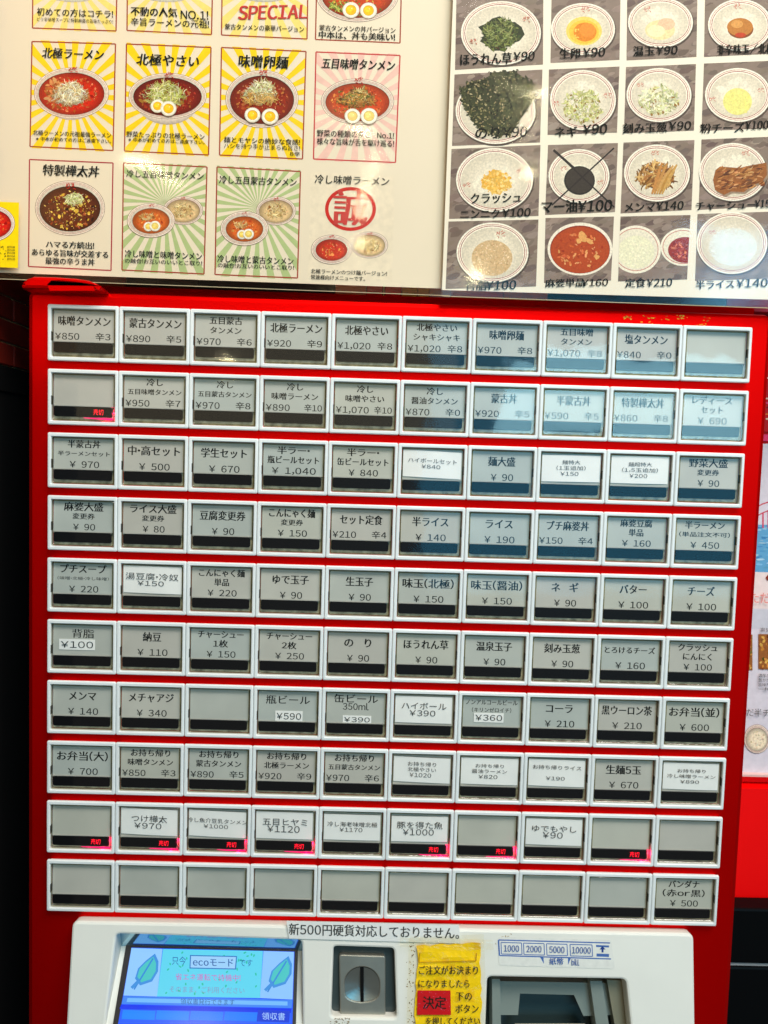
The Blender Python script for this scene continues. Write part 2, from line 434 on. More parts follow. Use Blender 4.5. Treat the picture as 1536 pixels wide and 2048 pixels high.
# label texts.  kinds: 1 name + price + heat, 2 two lines + price + heat, 3 name + centred price, 4 two lines + centred price, w white paper slip, '' blank
ROWS = [
 [('1', '味噌タンメン', '850', '3'), ('1', '蒙古タンメン', '890', '5'), ('2', '五目蒙古', 'タンメン', '970', '6'), ('1', '北極ラーメン', '920', '9'), ('1', '北極やさい', '1,020', '8'),
  ('2', '北極やさい', 'シャキシャキ', '1,020', '8'), ('1', '味噌卵麺', '970', '8'), ('2', '五目味噌', 'タンメン', '1,070', '8'), ('1', '塩タンメン', '840', '0'), ('',)],
 [('L',), ('2', '冷し', '五目味噌タンメン', '950', '7'), ('2', '冷し', '五目蒙古タンメン', '970', '8'), ('2', '冷し', '味噌ラーメン', '890', '10'), ('2', '冷し', '味噌やさい', '1,070', '10'),
  ('2', '冷し', '醤油タンメン', '870', '0'), ('1', '蒙古丼', '920', '5'), ('1', '半蒙古丼', '590', '5'), ('1', '特製樺太丼', '860', '8'), ('4', 'レディース', 'セット', '690')],
 [('4', '半蒙古丼', '半ラーメンセット', '970'), ('3', '中・高セット', '500'), ('3', '学生セット', '670'), ('4', '半ラー・', '瓶ビールセット', '1,040'), ('4', '半ラー・', '缶ビールセット', '840'),
  ('w', [('ハイボールセット', .70, .085), ('¥840', .27, .07)]), ('3', '麺大盛', '90'), ('w', [('麺特大', .26, .075), ('（1玉追加）', .42, .075), ('¥150', .26, .07)]),
  ('w', [('麺超特大', .34, .075), ('（1,5玉追加）', .52, .075), ('¥200', .26, .07)]), ('5', '野菜大盛', '変更券', '90')],
 [('5', '麻婆大盛', '変更券', '90'), ('5', 'ライス大盛', '変更券', '80'), ('3', '豆腐変更券', '90'), ('5', 'こんにゃく麺', '変更券', '150'), ('1', 'セット定食', '210', '4'),
  ('3', '半ライス', '140'), ('3', 'ライス', '190'), ('1', 'プチ麻婆丼', '150', '4'), ('4', '麻婆豆腐', '単品', '160'), ('4', '半ラーメン', '（単品注文不可）', '450')],
 [('6', 'プチスープ', '（味噌・北極・冷し味噌）', '220'), ('w', [('湯豆腐・冷奴', .76, .12), ('¥150', .38, .09)]), ('4', 'こんにゃく麺', '単品', '220'), ('3', 'ゆで玉子', '90'), ('3', '生玉子', '90'),
  ('3', '味玉（北極）', '150'), ('3', '味玉（醤油）', '150'), ('3', 'ネ　ギ', '90'), ('3', 'バター', '100'), ('3', 'チーズ', '100')],
 [('s', '背脂', None, '100', .42, .47, .52, .20), ('3', '納豆', '110'), ('4', 'チャーシュー', '1枚', '150'), ('4', 'チャーシュー', '2枚', '250'), ('3', 'の　り', '90'),
  ('3', 'ほうれん草', '90'), ('3', '温泉玉子', '90'), ('3', '刻み玉葱', '90'), ('3', 'とろけるチーズ', '160'), ('4', 'クラッシュ', 'にんにく', '100')],
 [('3', 'メンマ', '140'), ('3', 'メチャアジ', '340'), ('',), ('s', '瓶ビール', None, '590', .52, .57, .40, .20), ('s', '缶ビール', '350ml', '390', .52, .60, .42, .15),
  ('w', [('ハイボール', .66, .13), ('¥390', .38, .11)]), ('s', 'ノンアルコールビール', '（キリンゼロイチ）', '360', .46, .50, .44, .18), ('3', 'コーラ', '210'), ('3', '黒ウーロン茶', '210'), ('3', 'お弁当（並）', '600')],
 [('3', 'お弁当（大）', '700'), ('2', 'お持ち帰り', '味噌タンメン', '850', '3'), ('2', 'お持ち帰り', '蒙古タンメン', '890', '5'), ('2', 'お持ち帰り', '北極ラーメン', '920', '9'), ('2', 'お持ち帰り', '五目蒙古タンメン', '970', '6'),
  ('w', [('お持ち帰り', .42, .08), ('北極やさい', .42, .08), ('¥1020', .32, .08)]), ('w', [('お持ち帰り', .42, .07), ('醤油ラーメン', .52, .075), ('¥820', .28, .075)]),
  ('w', [('お持ち帰りライス', .72, .08), ('　', .1, .05), ('¥190', .28, .07)]), ('3', '生麺5玉', '670'), ('w', [('お持ち帰り', .42, .07), ('冷し味噌ラーメン', .72, .07), ('¥890', .28, .065)])],
 [('L',), ('wL', [('つけ樺太', .52, .13), ('¥970', .40, .11)]), ('wL', [('冷し魚介豆乳タンメン', .88, .085), ('¥1000', .36, .075)]), ('wL', [('五目ヒヤミ', .66, .13), ('¥1120', .48, .13)]),
  ('w', [('冷し海老味噌北極', .74, .09), ('¥1170', .34, .08)]), ('wL', [('豚を得た魚', .68, .13), ('¥1000', .46, .12)]), ('L',), ('w', [('ゆでもやし', .66, .12), ('¥90', .30, .12)]), ('L',), ('',)],
 [('',)] * 9 + [('4', 'バンダナ', '（赤or黒）', '500')],
]
def part(name, me, loc, parent):
    o = bpy.data.objects.new(name, me); o.location = loc; COL.objects.link(o); o.parent = parent; return o
def bmap(fx, fy, tilt=0.0):
    """text mapper in a button's own frame; fx, fy are fractions of the button, fy down"""
    return lambda x, y, l: Vector((CP * fx + x - tilt * y * 0, 0.0017 - l + 0.0006 * max(0, 1 - (BH * fy - y - iz0) / (0.01765 - iz0)) * (l < .00005), -BH * fy + y + tilt * x))
def tx(key, body, fx, fy, w, h, bold=2, layer=0.0, tilt=0.0):
    letter(key, body, bmap(fx, fy, tilt), CP * w, BH * h, bold, 0.0, layer)
for r, row in enumerate(ROWS):
    for c, spec in enumerate(row):
        X = (c - 5) * CP; Zr = Z0 - r * RP
        b = bpy.data.objects.new('button', me_frame); COL.objects.link(b); b.parent = machine
        b.matrix_parent_inverse = Matrix.Translation((0, -0.1, 0))
        b.location = (X + random.uniform(-.00004, .00004), random.uniform(-.00012, .00012), Zr + random.uniform(-.00004, .00004))
        up_ = (0.022 - 0.035 * r / 9) * BH; b['lift'] = up_
        part('button_cap', me_cap, (0, 0, 0), b)
        part('label_card', random.choice(CARDS), (0, 0, up_), b)
        part('clip_notch', me_notch, (ix1 + .00012, 0, -BH * .47), b); part('clip_notch', me_notch, (ix0 - .00012, 0, -BH * .56), b)
        part('clear_rail', me_bar, (0, 0, up_), b)
        part('display_strip', me_strip, (0, 0, up_), b)
        part('cover_rim', me_rim, (0, 0, 0), b)
        cv = part('clear_cover', me_cover, (CP / 2, 0, -BH / 2), b)
        cv.data = me_cover; cv.location = (0, 0, 0)
        a1, a2 = random.uniform(-.006, .006), random.uniform(-.006, .006)
        cv.rotation_euler = (a1, 0, a2)
        cv.location = (0, -a2 * CP / 2 * -1 * -1, 0)
        k = spec[0]; key = ('b', r, c); tgt(key, 'lettering', M['ink'], b)
        dy = 0.0
        if k == '1':
            n = len(spec[1]); tx(key, spec[1], .50, .30, min(.122 * n, .74), .165, 3)
            p = spec[2]; tx(key, '¥' + p, .09 + .0425 * (len(p) + 1) - (.02 if len(p) > 3 else 0), .575, .085 * (len(p) + 1) - (.04 if len(p) > 3 else 0), .12)
            tx(key, '辛' + spec[3], .765, .57, .21, .13, 2)
        elif k == '2':
            n = len(spec[2]); m1 = len(spec[1])
            tx(key, spec[1], .50, .205, min(.115 * m1, .62), .13, 3); tx(key, spec[2], .50, .38, min(.11 * n, .76), .12 if n < 8 else .10, 3)
            p = spec[3]; tx(key, '¥' + p, .09 + .0425 * (len(p) + 1) - (.02 if len(p) > 3 else 0), .585, .085 * (len(p) + 1) - (.04 if len(p) > 3 else 0), .12)
            tx(key, '辛' + spec[4], .765, .58, .21 if len(spec[4]) < 2 else .25, .13, 2)
        elif k == '3':
            n = len(spec[1]); tx(key, spec[1], .50, .30, min(.13 * n, .74), .165 if n < 7 else .12, 3)
            tx(key, '¥ ' + spec[2], .51, .585, .115 * (len(spec[2]) + .8), .125)
        elif k in ('4', '5', '6'):
            n1, n2 = len(spec[1]), len(spec[2])
            B2 = 2 if k == '6' else 3
            h1, h2 = {'4': (.135, .13), '5': (.155, .105), '6': (.155, .06)}[k]
            tx(key, spec[1], .50, .212, min((.115 if k == '4' else .14) * n1, .66), h1, 3)
            tx(key, spec[2], .50, .385, min(.105 * n2, .74), h2 if n2 < 8 else min(h2, .085), 1 if k == '6' else 3)
            tx(key, '¥ ' + spec[3], .51, .58, .105 * (len(spec[3]) + 1), .12)
        elif k == 's':
            n1 = len(spec[1])
            tx(key, spec[1], .50, .215 if spec[2] else .27, min(.16 * n1, .70) if n1 < 5 else .76, .155 if n1 < 6 else .10)
            if spec[2]: tx(key, spec[2], .50, .36, .38 if len(spec[2]) < 6 else .58, .125 if len(spec[2]) < 6 else .085)
            sx, sy, sw, sh = spec[4:]
            mb = MB(); t = random.uniform(-.02, .02)
            x0, x1, z0, z1 = CP * (sx - sw / 2), CP * (sx + sw / 2), -BH * (sy + sh / 2), -BH * (sy - sh / 2)
            mb.box(x0, x1, 0.00155, 0.00165, z0, z1)
            o = mb.build('price_sticker', M['slip']); o.parent = b; o.location.z = up_
            k2 = ('bp', r, c); tgt(k2, 'price_lettering', M['ink'], b)
            tx(k2, '¥' + spec[3], sx, sy, sw * .9, sh * .62, 1, 0.0003)
        if 'w' in k:
            mb = MB(); t = random.uniform(-.035, .015)
            x0, x1 = CP * (.075 + random.uniform(-.01, .01)), CP * (.915 + random.uniform(-.01, .01)); z1, z0 = -BH * (.115 + random.uniform(0, .03)), -BH * (.63 + random.uniform(-.01, .01))
            P = lambda x, z, y=0.0016: Vector((x, y, z + t * (x - CP / 2)))
            N = 8
            for i in range(N):
                u0, u1 = i / N, (i + 1) / N
                f = lambda u: 0.0014 - 0.00025 * math.sin(u * math.pi) * random.uniform(.9, 1.0)
                ya, yb = 0.0014 - 0.00022 * math.sin(u0 * math.pi), 0.0014 - 0.00022 * math.sin(u1 * math.pi)
                xa, xb = x0 + (x1 - x0) * u0, x0 + (x1 - x0) * u1
                mb.quad(P(xa, z0, ya), P(xb, z0, yb), P(xb, z1, yb), P(xa, z1, ya))
            o = mb.build('paper_slip', M['slip']); o.parent = b; o.location.z = up_
            TARGET[key] = ('lettering', M['soft_ink'], b, None)
            ls = spec[1]; tot = len(ls); hh = max(q_[2] for q_ in ls); stp = max(.104, hh * 1.02); yy = .375 - stp * (tot - 1) / 2
            for i, (s_, w_, h_) in enumerate(ls):
                if s_.strip('　'): tx(key, s_, .50 + (0.0 if '¥' not in s_ else -.02), yy + i * stp, w_, h_, 1, 0.00075, t)
        if 'L' in k:
            k2 = ('led', r, c); tgt(k2, 'sold_out_lamp', M['led'], b)
            tx(k2, '売切', .715, .775, .14, .10, 1, 0.0007)
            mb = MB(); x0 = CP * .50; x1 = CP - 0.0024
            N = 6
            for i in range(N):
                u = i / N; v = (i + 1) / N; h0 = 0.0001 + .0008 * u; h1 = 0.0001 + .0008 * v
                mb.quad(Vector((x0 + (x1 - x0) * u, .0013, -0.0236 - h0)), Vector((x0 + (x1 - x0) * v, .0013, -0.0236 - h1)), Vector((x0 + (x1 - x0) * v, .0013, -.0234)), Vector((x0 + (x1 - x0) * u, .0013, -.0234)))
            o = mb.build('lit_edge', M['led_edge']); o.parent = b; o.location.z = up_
            for lx, lz, e in ((CP - .0028, -.0205, .0009), (CP - .006, -.0240, .0006)):
                l = bpy.data.lights.new('sold_out_glow', 'POINT'); l.energy = e; l.color = (1, .01, .12); l.shadow_soft_size = .0004
                lo = bpy.data.objects.new('sold_out_glow', l); COL.objects.link(lo); lo.location = (X + lx, 0.0011, Zr + lz)

# ---------------- lower console
CT = -0.3085 + Z0
cn = Vector((0, -1, 0.17)).normalized()
c0 = Vector((0, -0.004, CT))
def cp(px, py, l=0.0): return at_plane(px, py, c0 + cn * l, cn)
def cloop(q, r, k=4, l=0.0): return [cp(p.x, p.y, l) for p in px_loop(q, r, k)]
SCR = [(232, 1868), (604, 1881), (606, 2140), (200, 2140)]
COIN = [(667, 1893), (788, 1897), (793, 2036), (662, 2034)]
BILL = [(975, 1954), (1252, 1959), (1272, 2150), (968, 2150)]
holed_plate('console', cloop([(144, 1843), (1388, 1868), (1394, 2300), (118, 2300)], 14, 5),
            [cloop(SCR, 10), cloop(COIN, 8), cloop(BILL, 10)], cn, 0.016, 0.0012, M['console'], machine, 0.024)
console = [o for o in machine.children if o.name.startswith('console')][0]
# screen: a sloping display at the bottom of the recess, a mirror-like ledge above it
M['ledge'] = mat('glossy_blue_black_ledge', (0.30, 0.50, 0.62), 0.07, 0.85, linear=True)
M['bezel'] = mat('screen_bezel', (0.02, 0.02, 0.025), 0.3, linear=True)
sn = Vector((0, -1, 0.55)).normalized(); s0 = at(430, 1893, 0.006)
def sp(px, py, l=0.0): return at_plane(px, py, s0 + sn * l, sn)
mb = MB(); mb.quad(at(215, 1858, .0012), at(620, 1868, .0012), at(620, 1905, .0066), at(215, 1893, .0066)); mb.build('screen_ledge', M['ledge'], console)
mb = MB(); q = [(252, 1890), (596, 1899), (590, 2120), (214, 2120)]; mb.poly([sp(*p) for p in q]); mb.build('screen_bezel', M['bezel'], console)
mb = MB(); mb.poly([sp(x, y, -.0008) for x, y in [(180, 1888), (650, 1899), (660, 2160), (150, 2160)]]); mb.build('screen_surround', M['console'], console)
scr = Art(lambda x, y, l: sp(x, y, 0.0004 + l), 0)
def sq(*p): return list(p)
scr.poly([(263, 1895), (589, 1903), (583, 2110), (225, 2110)], (30, 90, 245))
scr.poly([(263, 1896), (325, 1898), (314, 1993), (247, 1991)], (140, 195, 250))
scr.poly([(326, 1898), (526, 1902), (520, 1996), (314, 1993)], (90, 205, 232))
scr.poly([(527, 1902), (588, 1904), (585, 1999), (520, 1996)], (135, 190, 250))
scr.poly([(247, 1992), (585, 2000), (583, 2016), (243, 2008)], (60, 130, 235))
scr.poly([(255, 1996), (575, 2003), (575, 2011), (253, 2004)], (110, 180, 245))
scr.poly([(242, 2009), (583, 2017), (582, 2026), (239, 2018)], (0, 50, 230))
for i in range(4):
    x = 246 + i * 68
    scr.poly([(x, 2020 + i), (x + 65, 2022 + i), (x + 63, 2040 + i), (x - 3, 2038 + i)], (15, 120 + (10 if i < 2 else 0), 250))
scr.poly([(516, 2020), (580, 2022), (578, 2045), (513, 2043)], (15, 60, 210))
for i in range(46):
    x, y = random.uniform(330, 515), random.uniform(1905, 1990)
    if 345 < x < 505 and 1945 < y < 1985 and random.random() < .7: continue
    scr.blob(x, y, 3.6, (40, 185, 160), .55, 6)
scr.poly([(380, 1910), (474, 1912), (472, 1939), (379, 1937)], (40, 110, 190))
scr.poly([(382, 1912), (472, 1914), (470, 1937), (381, 1935)], (150, 200, 240))
for cx, cy in ((290, 1943), (557, 1948)):          # plain printed leaf on each side
    pts = [(cx + 20, cy - 36), (cx + 27, cy - 20), (cx + 26, cy), (cx + 14, cy + 20), (cx - 10, cy + 28), (cx - 20, cy + 14), (cx - 14, cy - 6), (cx + 2, cy - 22)]
    scr.poly(pts, (60, 140, 215))
    scr.poly([(cx + 3 + (x - cx - 3) * .8, cy - 4 + (y - cy + 4) * .8) for x, y in pts], (70, 190, 190))
    scr.line(cx - 22, cy + 36, cx + 16, cy - 26, 3, (50, 130, 210))
    scr.line(cx - 27, cy + 33, cx - 12, cy + 18, 6, (60, 140, 215))
so = scr.build('screen', M['screen'], console)
M['scr_ink'] = emit_mat('screen_text_blue', (30, 90, 170), 1.0); M['scr_pink'] = emit_mat('screen_text_pink', (200, 90, 190), 1.0); M['scr_ylw'] = emit_mat('screen_text_mixed', (130, 150, 200), 1.0)
SP = lambda x, y, l: sp(x, y, 0.0012 + l)
tgt('s1', 'screen_lettering', M['scr_ink'], console); tgt('s2', 'screen_lettering', M['scr_pink'], console); tgt('s3', 'screen_lettering', M['scr_ylw'], console)
letter('s1', 'ecoモード', pxmap(426, 1925, SP, .02), 80, 16, 2); letter('s1', '只今', pxmap(358, 1922, SP, .02), 28, 16, 1); letter('s1', 'です', pxmap(492, 1926, SP, .02), 26, 14, 1)
letter('s2', '省エネ運転で待機中！', pxmap(416, 1955, SP, .02), 130, 13, 1)
letter('s3', 'そのまま、ご利用ください', pxmap(414, 1980, SP, .02), 150, 12, 1)
letter('s1', '領収書発行できます', pxmap(415, 2004, SP, .02), 108, 11, 1)
M['scr_w'] = emit_mat('screen_text_white', (170, 210, 250), 1.0); tgt('s4', 'screen_lettering', M['scr_w'], console)
letter('s4', '領収書', pxmap(547, 2033, SP, .02), 46, 14, 1)

# coin slot
M['slotframe'] = mat('dark_green_grey_recess', (0.035, 0.05, 0.05), 0.3, linear=True)
M['slotmetal'] = mat('dull_zinc', (0.36, 0.35, 0.30), 0.38, 0.75, bump=(900, .1, .0003), mot=(60, .85, 1.1), linear=True)
M['dish'] = mat('dull_zinc_dish', (0.27, 0.29, 0.27), 0.3, 0.8, mot=(60, .85, 1.1), linear=True)
def cquad(mb, q, l, col=(0, 0, 0)): mb.poly([cp(x, y, l) for x, y in q], col)
mb = MB(); cquad(mb, [(655, 1885), (800, 1889), (802, 2045), (650, 2045)], -0.0055); mb.build('coin_recess', M['slotframe'], console)
dish_cx, dish_cy = 724, 1969
dpts = [(dish_cx + 35 * math.cos(math.radians(a)), dish_cy - 1 + (34 if math.sin(math.radians(a)) < 0 else 36) * math.copysign(abs(math.sin(math.radians(a))) ** (1.0 if math.sin(math.radians(a)) < 0 else .45), math.sin(math.radians(a)))) for a in range(0, 360, 12)]
cr = holed_plate('coin_slot', cloop([(678, 1909), (771, 1912), (771, 2033), (680, 2031)], 6, 4, -0.0028), [[cp(x, y, -0.0028) for x, y in dpts]], cn, 0.0028, 0.0006, M['slotmetal'], console, 0.0014)
mb = MB()
for k in range(5):
    sc0, sc1 = 1 - k * .2, 1 - (k + 1) * .2
    d0, d1 = -0.0034 - 0.0012 * math.sin(k / 5 * 1.57), -0.0034 - 0.0012 * math.sin((k + 1) / 5 * 1.57)
    for i in range(len(dpts)):
        a, b2 = dpts[i], dpts[(i + 1) % len(dpts)]
        S = lambda p, s, d: cp(dish_cx + (p[0] - dish_cx) * s, dish_cy + (p[1] - dish_cy) * s, d)
        if sc1 > 0.01: mb.quad(S(a, sc0, d0), S(b2, sc0, d0), S(b2, sc1, d1), S(a, sc1, d1))
        else: mb.poly([S(a, sc0, d0), S(b2, sc0, d0), S(a, 0.001, d1)])
o = mb.build('coin_dish', M['dish'], console); recalc(o)
for p in o.data.polygons: p.use_smooth = True
mb = MB(); cquad(mb, [(720.5, 1934), (727.5, 1934), (727.5, 2007), (721, 2007)], -0.0031); mb.build('coin_slit', M['matt_black'], console)

# banknote slot
M['note_dark'] = mat('dark_teal_plastic', (0.03, 0.055, 0.06), 0.35, linear=True)
M['note_grey'] = mat('grey_green_plastic', (0.20, 0.235, 0.21), 0.4, linear=True)
mb = MB(); cquad(mb, [(955, 1940), (1275, 1945), (1290, 2160), (950, 2160)], -0.0235); mb.build('banknote_recess', M['note_dark'], console)
U = [(985, 1962), (1215, 1966), (1225, 2030), (1167, 2032), (1148, 1990), (1040, 1987), (1036, 2030), (985, 2030)]
mb = MB(); a = [cp(x, y, -.012) for x, y in U]; b2 = [p - cn * .006 for p in a]; mb.loops([b2, a], False, True); o = mb.build('banknote_guide', M['note_grey'], console); recalc(o)
mb = MB(); cquad(mb, [(1030, 2047), (1170, 2047), (1200, 2140), (1000, 2140)], -.014); mb.build('banknote_tongue', mat('tan_plastic', (.42, .36, .26), .4, linear=True), console)
for q in ([(984, 1958), (1000, 1958), (1004, 2140), (986, 2140)], [(1180, 1962), (1204, 1962), (1232, 2140), (1205, 2140)]):
    mb = MB(); a = [cp(x, y, -.007) for x, y in q]; mb.loops([[p - cn * .012 for p in a], a], False, True); o = mb.build('banknote_rail', M['note_grey'], console); recalc(o)
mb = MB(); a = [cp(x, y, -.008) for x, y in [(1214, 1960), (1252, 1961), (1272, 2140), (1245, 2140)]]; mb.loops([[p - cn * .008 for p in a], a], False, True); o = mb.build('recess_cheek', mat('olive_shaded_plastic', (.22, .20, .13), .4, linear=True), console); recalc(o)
# banknote label stuck on the console
CPm = lambda x, y, l: cp(x, y, 0.0002 + l)
ar = Art(CPm, 0)
ar.poly([(p.x, p.y) for p in px_loop([(995, 1874), (1222, 1880), (1230, 1938), (998, 1931)], 6, 3)], (222, 222, 215))
BLU = (70, 105, 170)
ar.line(997, 1880, 1220, 1886, 2.5, BLU); ar.line(997, 1880, 999, 1911, 3, BLU); ar.line(999, 1911, 1222, 1918, 2.5, BLU)
for i, x in enumerate((1002, 1047, 1093, 1140)):
    x2 = x + (41 if i < 3 else 44); y = 1885 + (x - 1002) * .028
    for a_ in ((x, y, x2, y + 1), (x2, y + 1, x2 + 1, y + 24), (x2 + 1, y + 24, x + 1, y + 23), (x + 1, y + 23, x, y)): ar.line(*a_, 1.8, BLU)
ar.poly([(1192, 1890), (1218, 1891), (1218, 1895), (1192, 1894)], BLU); ar.poly([(1193, 1907), (1218, 1908), (1218, 1914), (1193, 1913)], BLU)
ar.poly([(1205, 1892), (1211, 1899), (1207, 1899), (1207, 1905), (1203, 1905), (1203, 1899), (1199, 1899)], (30, 60, 130))
ar.poly([(1080, 1914), (1087, 1914), (1088, 1928)], BLU); ar.poly([(1136, 1916), (1142, 1916), (1136, 1930)], BLU)
ar.build('banknote_label', M['print'], console)
M['blue_ink'] = mat('blue_ink', (60, 95, 165), .6); tgt('bl', 'label_lettering', M['blue_ink'], console)
CPt = lambda x, y, l: cp(x, y, 0.0006 + l)
for i, (t_, x, w_) in enumerate((('1000', 1023, 30), ('2000', 1068, 30), ('5000', 1114, 30), ('10000', 1163, 37))): letter('bl', t_, pxmap(x, 1897 + i * 1.2, CPt, .028), w_, 13, 2)
letter('bl', '紙幣', pxmap(1113, 1923, CPt, .028), 28, 13, 2); letter('bl', 'bill', pxmap(1151, 1925, CPt, .028), 15, 12, 2)

# ================================================================== NOTICES TAPED ON THE MACHINE
nz = at(745, 1862, -0.006)
notice = empty('coin_notice', nz, 'narrow white paper strip notice about 500 yen coins, taped across the console top', 'notice')
nn = Vector((0, -1, 0.10)).normalized(); n0 = cp(745, 1870, 0.0009)
NP = lambda x, y, l=0.0: at_plane(x, y, n0 + nn * l, nn)
mb = MB(); a = [NP(*p) for p in [(573, 1842), (918, 1850), (921, 1887), (578, 1877)]]; mb.loops([[p - nn * .00025 for p in a], a], True, True)
o = mb.build('paper_strip', mat('white_notice_paper', (.80, .80, .77), .5, mot=(80, .93, 1.04), linear=True), notice); recalc(o)
tgt('n1', 'lettering', M['soft_ink'], notice)
letter('n1', '新500円硬貨対応しておりません。', pxmap(748, 1863, lambda x, y, l: NP(x, y, .0002 + l), .025), 340, 22, 2)

M['tape'] = glass_mat('yellowed_clear_tape', 260, 0.9, (0.995, 0.975, 0.91), 1.5, 0.15, dist=0.0008, detail=4)
dn = empty('order_notice', cp(895, 1960, .001), 'yellow notice with red decision square, taped beside the coin slot', 'notice')
YP = lambda x, y, l=0.0: cp(x, y, .0006 + l)
# wrinkled yellow sheet
mb = MB(); N, K = 10, 14; q = [(835, 1892), (960, 1886), (964, 2070), (830, 2070)]
def bil(q, u, v): 
    a = Vector(q[0]).lerp(Vector(q[1]), u); b = Vector(q[3]).lerp(Vector(q[2]), u); return a.lerp(b, v)
def wr(u, v): return 0.00035 * (1 + math.sin(u * 9 + v * 17) * .5 + math.sin(v * 31 - u * 5) * .35) * (1.0 if v < .3 else .5)
JT = {(u, v): Vector((random.uniform(-2.6, 2.2) if u in (0, N) else 0, random.uniform(-2.5, 2) if v == 0 else 0)) for u in range(N + 1) for v in range(K + 1)}
for i in range(N):
    for j in range(K):
        mb.quad(*[YP(*(bil(q, u / N, v / K) + JT[(u, v)]), wr(u / N, v / K) * 1.5) for u, v in ((i, j), (i + 1, j), (i + 1, j + 1), (i, j + 1))], lin((255, 214, 0) if random.random() > .1 else (244, 196, 8)))
mb.build('yellow_sheet', M['print'], dn, True)
ar = Art(lambda x, y, l: YP(x, y, .0012 + l), 0)
ar.poly([(835, 1981), (901, 1981), (902, 2030), (834, 2030)], (205, 10, 25))
for a_ in ((838, 1925, 952, 1922), (840, 1905, 838, 1925), (952, 1922, 953, 1906)): ar.line(*a_, 1.6, (190, 140, 10))
ar.build('red_square', M['print'], dn)
tgt('y1', 'lettering', M['ink'], dn); YT = lambda x, y, l: YP(x, y, .0014 + l)
letter('y1', 'ご注文がお決まり', pxmap(897, 1941, YT, 0.0), 118, 17, 2); letter('y1', 'になりましたら', pxmap(888, 1968, YT, 0.0), 102, 16, 2)
letter('y1', '下の', pxmap(928, 1993, YT, 0), 32, 17, 2); letter('y1', 'ボタン', pxmap(934, 2018, YT, 0), 46, 17, 2); letter('y1', '決定', pxmap(869, 2006, YT, 0), 46, 24, 2)
letter('y1', 'を押してください', pxmap(906, 2043, YT, 0), 108, 16, 2)
def tape(name, q, parent, base, amp, N=12, K=6):
    mb = MB()
    for i in range(N):
        for j in range(K):
            mb.quad(*[cp(*bil(q, u / N, v / K), base + amp * (math.sin(u * 2.3 + v * 1.1) + math.sin(v * 2.9 - u)) * .5) for u, v in ((i, j), (i + 1, j), (i + 1, j + 1), (i, j + 1))])
    o = mb.build(name, M['tape'], parent); 
    for p in o.data.polygons: p.use_smooth = True
    return o
tape('clear_tape', [(818, 1876), (968, 1868), (975, 2070), (812, 2070)], dn, .0024, .0003)
tape('clear_tape', [(800, 1872), (985, 1880), (988, 1900), (800, 1894)], dn, .0031, .0003)
dirt = Art(lambda x, y, l: cp(x, y, .00012 + l), 0)
for _ in range(70):
    x = random.gauss(823, 5); y = random.uniform(1880, 2048); dirt.blob(x + (y - 1960) * .0, y, random.uniform(.8, 2.6), random.choice([(150, 125, 80), (110, 90, 60), (190, 170, 125)]), .6, 6)
for _ in range(30): dirt.blob(random.uniform(660, 700), random.uniform(2036, 2048), random.uniform(1, 2.5), random.choice([(150, 135, 100), (120, 100, 70)]), .5, 6)
for _ in range(40): dirt.blob(random.gauss(1010, 6), random.uniform(1868, 1905), random.uniform(.8, 2.0), random.choice([(170, 150, 110), (130, 115, 85)]), .5, 6)
for _ in range(30): dirt.blob(random.uniform(780, 840), 1874 + random.uniform(-2, 8), random.uniform(1, 2.6), random.choice([(150, 125, 75), (180, 150, 90)]), .4, 6, .3)
o = dirt.build('tape_dirt', M['print'], machine); o['kind'] = 'stuff'

# ================================================================== MENU POSTERS ABOVE
#PY: paper depth
def PL(y0): return lambda x, y, l=0.0: at(x, y, y0 - l)
def sheet(name, q, y0, m, parent, th=0.0003):
    mb = MB(); a = [at(x, y, y0) for x, y in q]; mb.loops([[p + Vector((0, th, 0)) for p in a], a], True, True); o = mb.build(name, m, parent); recalc(o); return o
def clip(poly, q):
    """clip polygon by a convex quad, pixels, clockwise on screen"""
    for i in range(4):
        ax, ay = q[i]; bx, by = q[(i + 1) % 4]; out = []
        ins = lambda p: (bx - ax) * (p[1] - ay) - (by - ay) * (p[0] - ax) >= 0
        for j in range(len(poly)):
            p, r_ = poly[j], poly[(j + 1) % len(poly)]
            if ins(p): out.append(p)
            if ins(p) != ins(r_):
                d1 = (bx - ax) * (p[1] - ay) - (by - ay) * (p[0] - ax); d2 = (bx - ax) * (r_[1] - ay) - (by - ay) * (r_[0] - ax)
                t = d1 / (d1 - d2); out.append((p[0] + (r_[0] - p[0]) * t, p[1] + (r_[1] - p[1]) * t))
        poly = out
        if not poly: return []
    return poly
def rays(a, q, cx, cy, c, n, q2=None, rot=0.0):
    for i in range(n):
        t0 = 2 * math.pi * (i + rot) / n; t1 = t0 + math.pi / n
        p = clip([(cx, cy), (cx + 600 * math.cos(t0), cy + 600 * math.sin(t0)), (cx + 600 * math.cos(t1), cy + 600 * math.sin(t1))], q2 or q)
        a.poly(p, c)
def border(a, q, c, wd=3):
    for i in range(4): a.line(*q[i], *q[(i + 1) % 4], wd, c)

